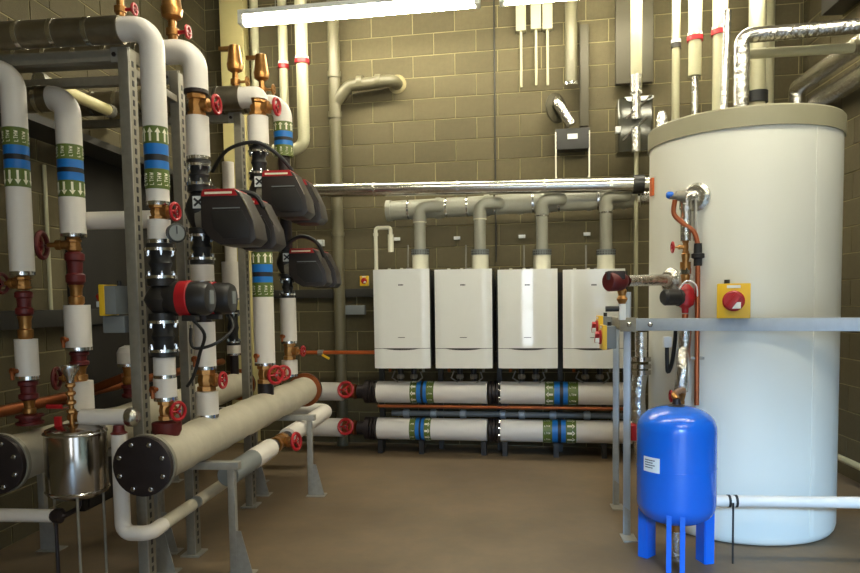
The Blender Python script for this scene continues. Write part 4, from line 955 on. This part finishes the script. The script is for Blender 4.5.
# pump cables
cable('black cable looping under the second red ringed pump head', [V(xa+.2, ya+.34, zA_(312)), V(xa+.26, ya+.3, zA_(330)), V(xa+.2, ya+.2, zA_(346)), V(xa+.08, ya+.18, zA_(350)), V(xa+.06, ya+.2, zA_(330))])
cable('black cable looping under the first red ringed pump head', [V(xa+.16, ya-.02, zA_(318)), V(xa+.2, ya+.05, zA_(335)), V(xa+.15, ya+.1, zA_(355)), V(xa+.1, ya+.13, zA_(378)), V(xa+.05, ya+.15, zA_(390))])
cable('black cable from the highest pump sweeping to the column', [V(xc+.25, yc_, zC_(172)), V(xc+.16, yc_-.05, zC_(157)), V(xc+.02, yc_-.12, zC_(146)), V(xc-.2, yc_-.1, zC_(152)), V(xc-.36, yc_, zC_(170))], .014)
cable('black cable arching over the pump nearest the boilers', [V(xd+.02, yd-.1, zD_(246)), V(xd+.15, yd-.1, zD_(238)), V(xd+.28, yd-.1, zD_(244)), V(xd+.33, yd-.05, zD_(258))], .016)
cable('black cable arching behind the lower grey pump', [V(xb+.04, yb+.16, zB_(196)), V(xb+.12, yb+.18, zB_(188)), V(xb+.26, yb+.19, zB_(191)), V(xb+.32, yb+.19, zB_(205))], .016)
# ---- E, F on the wall-side header
xe = HX2; ye = PX(27, 360, xe).y; re_ = .06
ztE = Z(71, xe, ye)
tE, zE_ = riser('lagged riser with down arrow band next to the left edge wheel', xe, ye, re_*1.02, (ztE, .10, .2, 129),
    [('bd', 129, 188, re_*1.0), ('w', 188, 275, re_), ('brass', 276, 290, .035), ('red', 291, 316, .045), ('brass', 316, 339, .04), ('w', 339, 379, re_*.95), ('red', 380, 400, .05), ('brass', 400, 414, .035), ('red', 414, 425, .07)])
wheel_valve('dark red wheel valve left of the down arrow riser', (xe, ye, zE_(283)), ZA, -XA, .04, 'dark_red', L=.06, wr=.05, blen=.1, group=GV)
foil_run('plain dull pipe overhead feeding the leftmost riser', XL+.02, xe-.2, ye, ztE, .06)
xf = HX2; yf = PX(78, 330, xf).y; rf = .072
ztF = Z(98, xf, yf)
tF, zF_ = riser('lagged riser with down arrow band behind the steel pot', xf, yf, rf, (ztF, .10, .10, 146),
    [('bd', 145, 198, rf*.98), ('w', 198, 237, rf), ('brass', 238, 252, .04), ('red', 252, 285, .055), ('brass', 285, 305, .045), ('w', 305, 350, rf*1.03), ('red', 351, 366, .055), ('brass', 366, 381, .045), ('w', 381, 412, rf*1.0)])
wheel_valve('dark red wheel valve on the riser behind the steel pot', (xf, yf, zF_(245)), ZA, V(-1, -.2, 0), .042, 'dark_red', L=.06, wr=.075, blen=.16, group=GV)
foil_run('dull foil pipe overhead feeding the riser behind the steel pot', XL+.02, xf-.10, yf, ztF, .075)
for (px, py, yy, rr, lab) in ((58, 378, yf-.05, .06, 'dark red handwheel low beside the steel pot funnel'),):
    p = P(px, py, yy); wheel_valve(lab, p+XA*.09, ZA, V(-1, -.2, 0), .035, 'dark_red', L=.07, wr=rr, blen=.07, group=GV)
def drain_cock(label, p, d):
    t = thing('drain_cock', label, 'valve', p, 'small brass drain cocks'); d = Vector(d).normalized()
    MB().lathe(p, d, [(0, .012), (.02, .012), (.022, .02), (.035, .02)], 10).build('body', 'copper_old', t)
    MB().cyl(Vector(p)+d*.03, Vector(p)+d*.03-ZA*.045, .01, 8).build('spout', 'copper_old', t); return t
for x, y, z, rr, lab in ((xa, ya, zA_(388), ra, 'first riser low sleeve'), (xb, yb, zB_(358), rb*.93, 'second riser low sleeve'), (xc, yc_, zC_(355), rc, 'third riser low sleeve'), (xd, yd, zD_(336), rd, 'riser nearest the boilers'), (xe, ye, zE_(370), re_*.95, 'leftmost riser low sleeve'), (xf, yf, zF_(339), rf*1.03, 'riser behind the steel pot')):
    d = V(-.35, -1, 0).normalized(); drain_cock('small brass drain cock poking from the ' + lab, V(x, y, z)+d*(rr*.97), d)
# ---- further risers on the wall-side header
xg = HX2; yg = PX(233, 320, xg).y
tG, zG_ = riser('grey lagged riser half hidden behind the third riser', xg, yg, .065, None, [('w', 262, 300, .09), ('w', 345, 355, .065), ('pipe', 300, 310, .04), ('pipe', 355, 385, .04)])
connector('black bellows connector on the half hidden grey riser', xg, yg, zG_(345), zG_(310), .055)
MB().cyl((xg, yg, zG_(262)), (xg, yg, 2.9), .055, 14).build('upper_pipe', 'sleeve', tG)
xh = HX2; yh = PX(129, 380, xh).y
tH, zH_ = riser('short lagged riser behind the slotted post', xh, yh, .06, None, [('w', 352, 366, .07), ('brass', 366, 384, .045), ('red', 384, 398, .05)])
MB().lathe((xh, yh, zH_(352)), ZA, [(0, .069), (.03, .055), (.045, .02)], 18).build('dome_end', 'sleeve', tH)
p = P(112, 380, yh-.15)
tag(MB().cyl(P(60, 402, yh+.05), P(124, 377, yh+.05), .03, 14).build('copper_pipe', 'copper_old'), 'old copper pipe behind the funnel leading to the short riser', 'pipe')
a = P(85, 221, yf+.12); b = P(152, 219, yf+.12); b.z = a.z; b.y = a.y
cbp = thing('crossover_pipe', 'white lagged crossover pipe passing behind the slotted post', 'pipe', (a+b)/2-ZA*.05)
MB().cyl(a, b, .054, 20).build('sleeve', 'sleeve', cbp)
MB().lathe(a-XA*.005, XA, [(0, .035), (0, .0545), (.015, .0545)], 20).build('end_trim', 'steel', cbp)
# big copper pipe on the left wall
a = PX(0, 412, -2.9); a2 = PX(72, 399, -2.9)
tag(MB().cyl(V(-2.9, YF+3.2, a.z), V(-2.9, 7.2, a.z), .035, 14).build('copper_pipe', 'copper_old'), 'thick old copper pipe along the left wall behind the risers', 'pipe')
a = PX(44, 165, XL+.03); tag(MB().cyl(V(XL+.03, a.y, PX(48, 312, XL+.03).z), V(XL+.03, a.y, a.z), .014, 8).build('wall_conduit', 'pvc'), 'thin pale conduit down the left wall between two risers', 'conduit')
a = PX(60, 318, XL+.06); tag(MB().bar(V(XL+.06, 3.2, a.z), V(XL+.06, 7.4, a.z), .1, .12).build('cable_trunking', 'dark_box', bevel=.005), 'dark cable trunking along the left wall at pump height', 'trunking')
a = PX(95, 152, XL+.15); tag(MB().bar(V(XL+.2, 3.0, a.z), V(XL+.2, 7.5, a.z), .3, .05).build('cable_tray', 'dark_box'), 'dark cable tray along the left wall below the foil pipes', 'tray')
a = P(38, 79, 4.18); b = P(112, 112, 4.95)
tr = thing('pale_conduit', 'pale yellow tube slanting overhead behind the leftmost elbows', 'conduit', (a+b)/2)
MB().cyl(a, b, .04, 12).build('tube', 'cream', tr)
for f in (.0, .93): q = a.lerp(b, f); MB().cyl(q, q+(b-a).normalized()*.05, .047, 12).build('end_cap', 'galv', tr)

# ---- slotted support posts with overhead beams
def slot_post(label, x, y, zt, beamz):
    t = thing('support_post', label, 'frame', (x, y, 0), 'slotted galvanised posts with overhead beams')
    w, dp = .052, .095
    p = MB().box((x, y, zt/2), (w, dp, zt)).build('post', 'galv_dark', t, bevel=.003)
    m = MB(); n = int((zt-.1)/.05)
    for i in range(n): 
        m.box((x+w/2, y+.005, .08+i*.05), (.004, .018, .03))
    m.build('slot', 'band_black', p, smooth=False)['kind'] = 'stuff'
    MB().box((x+w/2+.001, y-.04, zt/2), (.003, .012, zt-.02)).build('lip', 'galv', p)
    MB().box((x-.5*(x-XL), y, beamz), (x-XL-.02, .05, .055)).build('beam', 'galv_dark', t, bevel=.003)
    MB().box((x-.02, y-.03, beamz), (.10, .008, .075)).build('corner_plate', 'galv', t)
    for k in (0, 1): MB().lathe((x-.05+.06*k, y-.035, beamz), V(0, -1, 0), [(0, .012), (.008, .012)], 6).build('bolt', 'iron', t)
    MB().box((x, y, .005), (.12, .14, .01)).build('base_plate', 'galv', t)
    return t
XP = -1.905
y1_ = PX(141, 400, XP).y; slot_post('slotted galvanised post just behind the header end plate', XP, y1_, ztA-.07, ztA-.10)
y2_ = PX(188, 380, XP).y; slot_post('slotted galvanised post between the first and second risers', XP, y2_, ztB-.07, ztB-.10)
y3_ = PX(246, 340, XP).y; slot_post('slotted galvanised post beside the third riser', XP, y3_, ztC-.087, ztC-.117)
for i, (z, lab) in enumerate(((ztA-.12, 'galvanised channel running back between the post tops'),)):
    tag(MB().bar((XP-.0, y1_+.05, z-.05), (XP-.0, y2_-.05, z-.05), .041, .041).build('channel', 'galv_dark', bevel=.003), lab, 'channel')
for i, (py, dy, lab) in enumerate(((61, .33, 'grey cable duct overhead just behind the first post beam'),)):
    y = y1_+dy; z = Z(py, -2.4, y); tag(MB().box(((XL+XP)/2-.05, y, z), (XP-XL-.14, .12, .07)).build('overhead_duct', 'galv_dark', bevel=.004), lab, 'duct', 'grey ducts overhead')
# ---- yellow fronted isolator on the first post
ib = P(122, 300, y1_-.02)
isolator(V(XP-.10, y1_-.02, ib.z), -math.pi/2, .15, 'yellow fronted isolator on the first slotted post')
tag(MB().box((XP-.12, y1_+.02, Z(324, XP, y1_)), (.12, .10, .09)).build('junction_box', 'grey_box', bevel=.005), 'grey junction box under the isolator on the first post', 'box')

# ---- dosing pot
DX, DY = P(77, 465, 3.38).x, 3.38; zt = Z(426, DX, DY); zb = Z(498, DX, DY); RD = .148
dp = thing('dosing_pot', 'polished stainless dosing pot hung between the two headers', 'pot', (DX, DY, zb))
MB().lathe((DX, DY, zb), ZA, [(0, .03), (.012, RD*.7), (.035, RD*.97), (.05, RD), (zt-zb-.03, RD), (zt-zb-.012, RD*.96), (zt-zb, RD*.75), (zt-zb+.012, .04)], 48).build('shell', 'steel', dp)
MB().torus((DX, DY, zt-.03), ZA, RD, .006, 40, 6).build('top_seam', 'chrome', dp)
MB().torus((DX, DY, zb+.05), ZA, RD, .006, 40, 6).build('bottom_seam', 'chrome', dp)
for ang in (-60, 60, 180):
    a = math.radians(ang); p = V(DX+math.cos(a)*RD*.9, DY+math.sin(a)*RD*.9, 0); MB().cyl(p, p+ZA*(zb+.1), .007, 8).build('leg', 'galv_dark', dp)
fx = P(72, 420, DY).x
fu = thing('filling_funnel', 'chromed filling funnel and valves above the steel pot', 'funnel', (fx, DY, zt))
MB().cyl((fx, DY, zt+.01), (fx, DY, Z(380, fx, DY)), .013, 10).build('pipe', 'brass', fu)
MB().lathe((fx, DY, Z(383, fx, DY)), ZA, [(0, .015), (.03, .02), (.07, .045), (.09, .045), (.09, .04), (.03, .012)], 16).build('cup', 'chrome', fu)
for py in (388, 396, 405, 414): MB().lathe((fx, DY, Z(py, fx, DY)), ZA, [(0, .015), (.008, .024), (.02, .024), (.028, .015)], 6).build('union_nut', 'brass', fu)
k = MB().cyl((fx, DY, Z(407, fx, DY)), (fx-.11, DY-.02, Z(406, fx, DY)), .008, 8).build('lever', 'chrome', fu)
MB().cyl((fx-.04, DY-.01, Z(406.5, fx, DY)), (fx-.12, DY-.02, Z(406, fx, DY)), .012, 8).build('lever_grip', 'red', k)
MB().box((DX-.065, DY-.04, zt+.02), (.03, .02, .07)).build('red_tag', 'red', fu)
a = P(82, 417, DY+.02); b = P(127, 416, DY+.02); b.y = a.y; b.z = a.z
dpipe = thing('dosing_pipe', 'short white lagged pipe linking the funnel to the slotted post', 'pipe', (a+b)/2-ZA*.04)
MB().cyl(a, b, .042, 18).build('sleeve', 'sleeve', dpipe)
MB().lathe(b, XA, [(0, .043), (.01, .05), (.04, .05), (.06, .03)], 16).build('foil_elbow', 'foil', dpipe)
MB().lathe(a-XA*.07, XA, [(0, .02), (.02, .03), (.05, .025), (.07, .025)], 10).build('brass_tail', 'brass', dpipe)
# pot outlet and left white pipe
a = P(0, 515, 3.25); b = P(52, 517, 3.25); b.z = a.z; b.y = a.y
lp2 = thing('white_pipe', 'white pipe below the steel pot running off to the left', 'pipe', (a+b)/2-ZA*.03)
MB().cyl(a-XA*.5, b, .033, 16).build('sleeve', 'sleeve', lp2)
MB().lathe(b, XA, [(0, .025), (.02, .038), (.05, .038), (.06, .02)], 10).build('black_coupling', 'iron', lp2)
MB().tube(fillet([b+XA*.05, V(DX, a.y, a.z), V(DX, DY, a.z), V(DX, DY, zb+.01)], .03, 4), .014, 8).build('pot_tail', 'iron', lp2)
MB().cyl(V(b.x+.02, b.y, 0), V(b.x+.02, b.y, b.z-.03), .009, 8).build('prop', 'iron', lp2)
# ---- white drain loop in front of the end plate
e0 = P(119, 434, 3.36); e1 = V(e0.x, 3.36, Z(533, e0.x, 3.36)); e2 = V(P(146, 533, 3.36).x, 3.36, e1.z); e3 = V(e2.x, 5.4, e1.z)
dl = thing('drain_loop', 'white lagged drain pipe dropping by the end plate and running back', 'pipe', e1-ZA*.05)
MB().tube(fillet([e0, e1, e2+XA*.02, V(e2.x+.02, 3.5, e1.z)], .05, 7), .039, 18).build('front_bend', 'sleeve', dl)
MB().cyl(V(e2.x+.02, 3.5, e1.z), V(e2.x+.02, 3.86, e1.z), .036, 16).build('return_sleeve', 'wrap', dl)
MB().cyl(V(e2.x+.02, 3.86, e1.z), V(e2.x+.02, 3.93, e1.z), .034, 16).build('grey_joint', 'grey_box', dl)
MB().cyl(V(e2.x+.02, 3.93, e1.z), V(e2.x+.02, 5.4, e1.z), .036, 16).build('return_sleeve', 'wrap', dl)
MB().lathe(e0-ZA*.005, ZA, [(0, .03), (.01, .042), (.02, .03), (.05, .025)], 12).build('top_cap', 'dark_red', dl)
# ---- links from the low headers to the left
def link(label, qf, z, v, r, wlab):
    t = thing('link_pipe', label, 'pipe', qf(330)-ZA*r, 'white links beside the red wheel valves')
    a, b = qf(318 if z > .5 else 298), qf(343)
    MB().cyl(a, b, r, 20).build('sleeve', 'sleeve', t)
    MB().cyl(qf(358), qf(367), .07, 16).build('iron_stub', 'iron', t)
    MB().cyl(qf(366), qf(369), .12, 20).build('flange', 'iron', t)
    c = qf(350); wheel_valve(wlab, c, WU, WV*1.0+ZA*.25, .075, L=.13, wr=.075, blen=.12, body='copper_old', group='red wheel valves on the low links')
    return t
link('upper short white link between the aisle header and boiler headers', qu, zu, .46, .097, 'big red wheel valve on the upper low link')
tl = link('lower short white link beneath the aisle header end', ql, zlw, .46, .097, 'big red wheel valve on the lower low link')
# run of lower link forward under the aisle header
a = ql(316); zc_ = a.z
b = P(292, 427, 6.3); c = P(245, 459, 4.55)
lr = thing('lagged_return', 'white lagged return pipe running under the aisle header with a valve', 'pipe', V(b.x, 5.5, .2))
X0 = -1.6; zr_ = .545
MB().tube(fillet([V(-2.25, 6.5, zr_), V(X0, 6.5, zr_), V(X0, 5.2, zr_)], .12, 6), .068, 20).build('sleeve', 'sleeve', lr)
MB().cyl(V(X0, 4.78, zr_), V(X0, 4.42, zr_), .068, 20).build('sleeve', 'sleeve', lr)
MB().cyl(V(X0, 4.42, zr_), V(X0, 4.0, zr_), .066, 20).build('blue_grey_sleeve', 'grey_box', lr)
MB().cyl(V(X0, 5.2, zr_), V(X0, 5.1, zr_), .045, 16).build('iron_stub', 'iron', lr)
MB().cyl(V(X0, 4.88, zr_), V(X0, 4.78, zr_), .045, 16).build('iron_stub', 'iron', lr)
wheel_valve('red wheel valve low under the aisle header', V(X0, 4.99, zr_), YA, V(1, -.25, .1), .055, L=.2, wr=.06, blen=.12, group='red wheel valves on the low links')
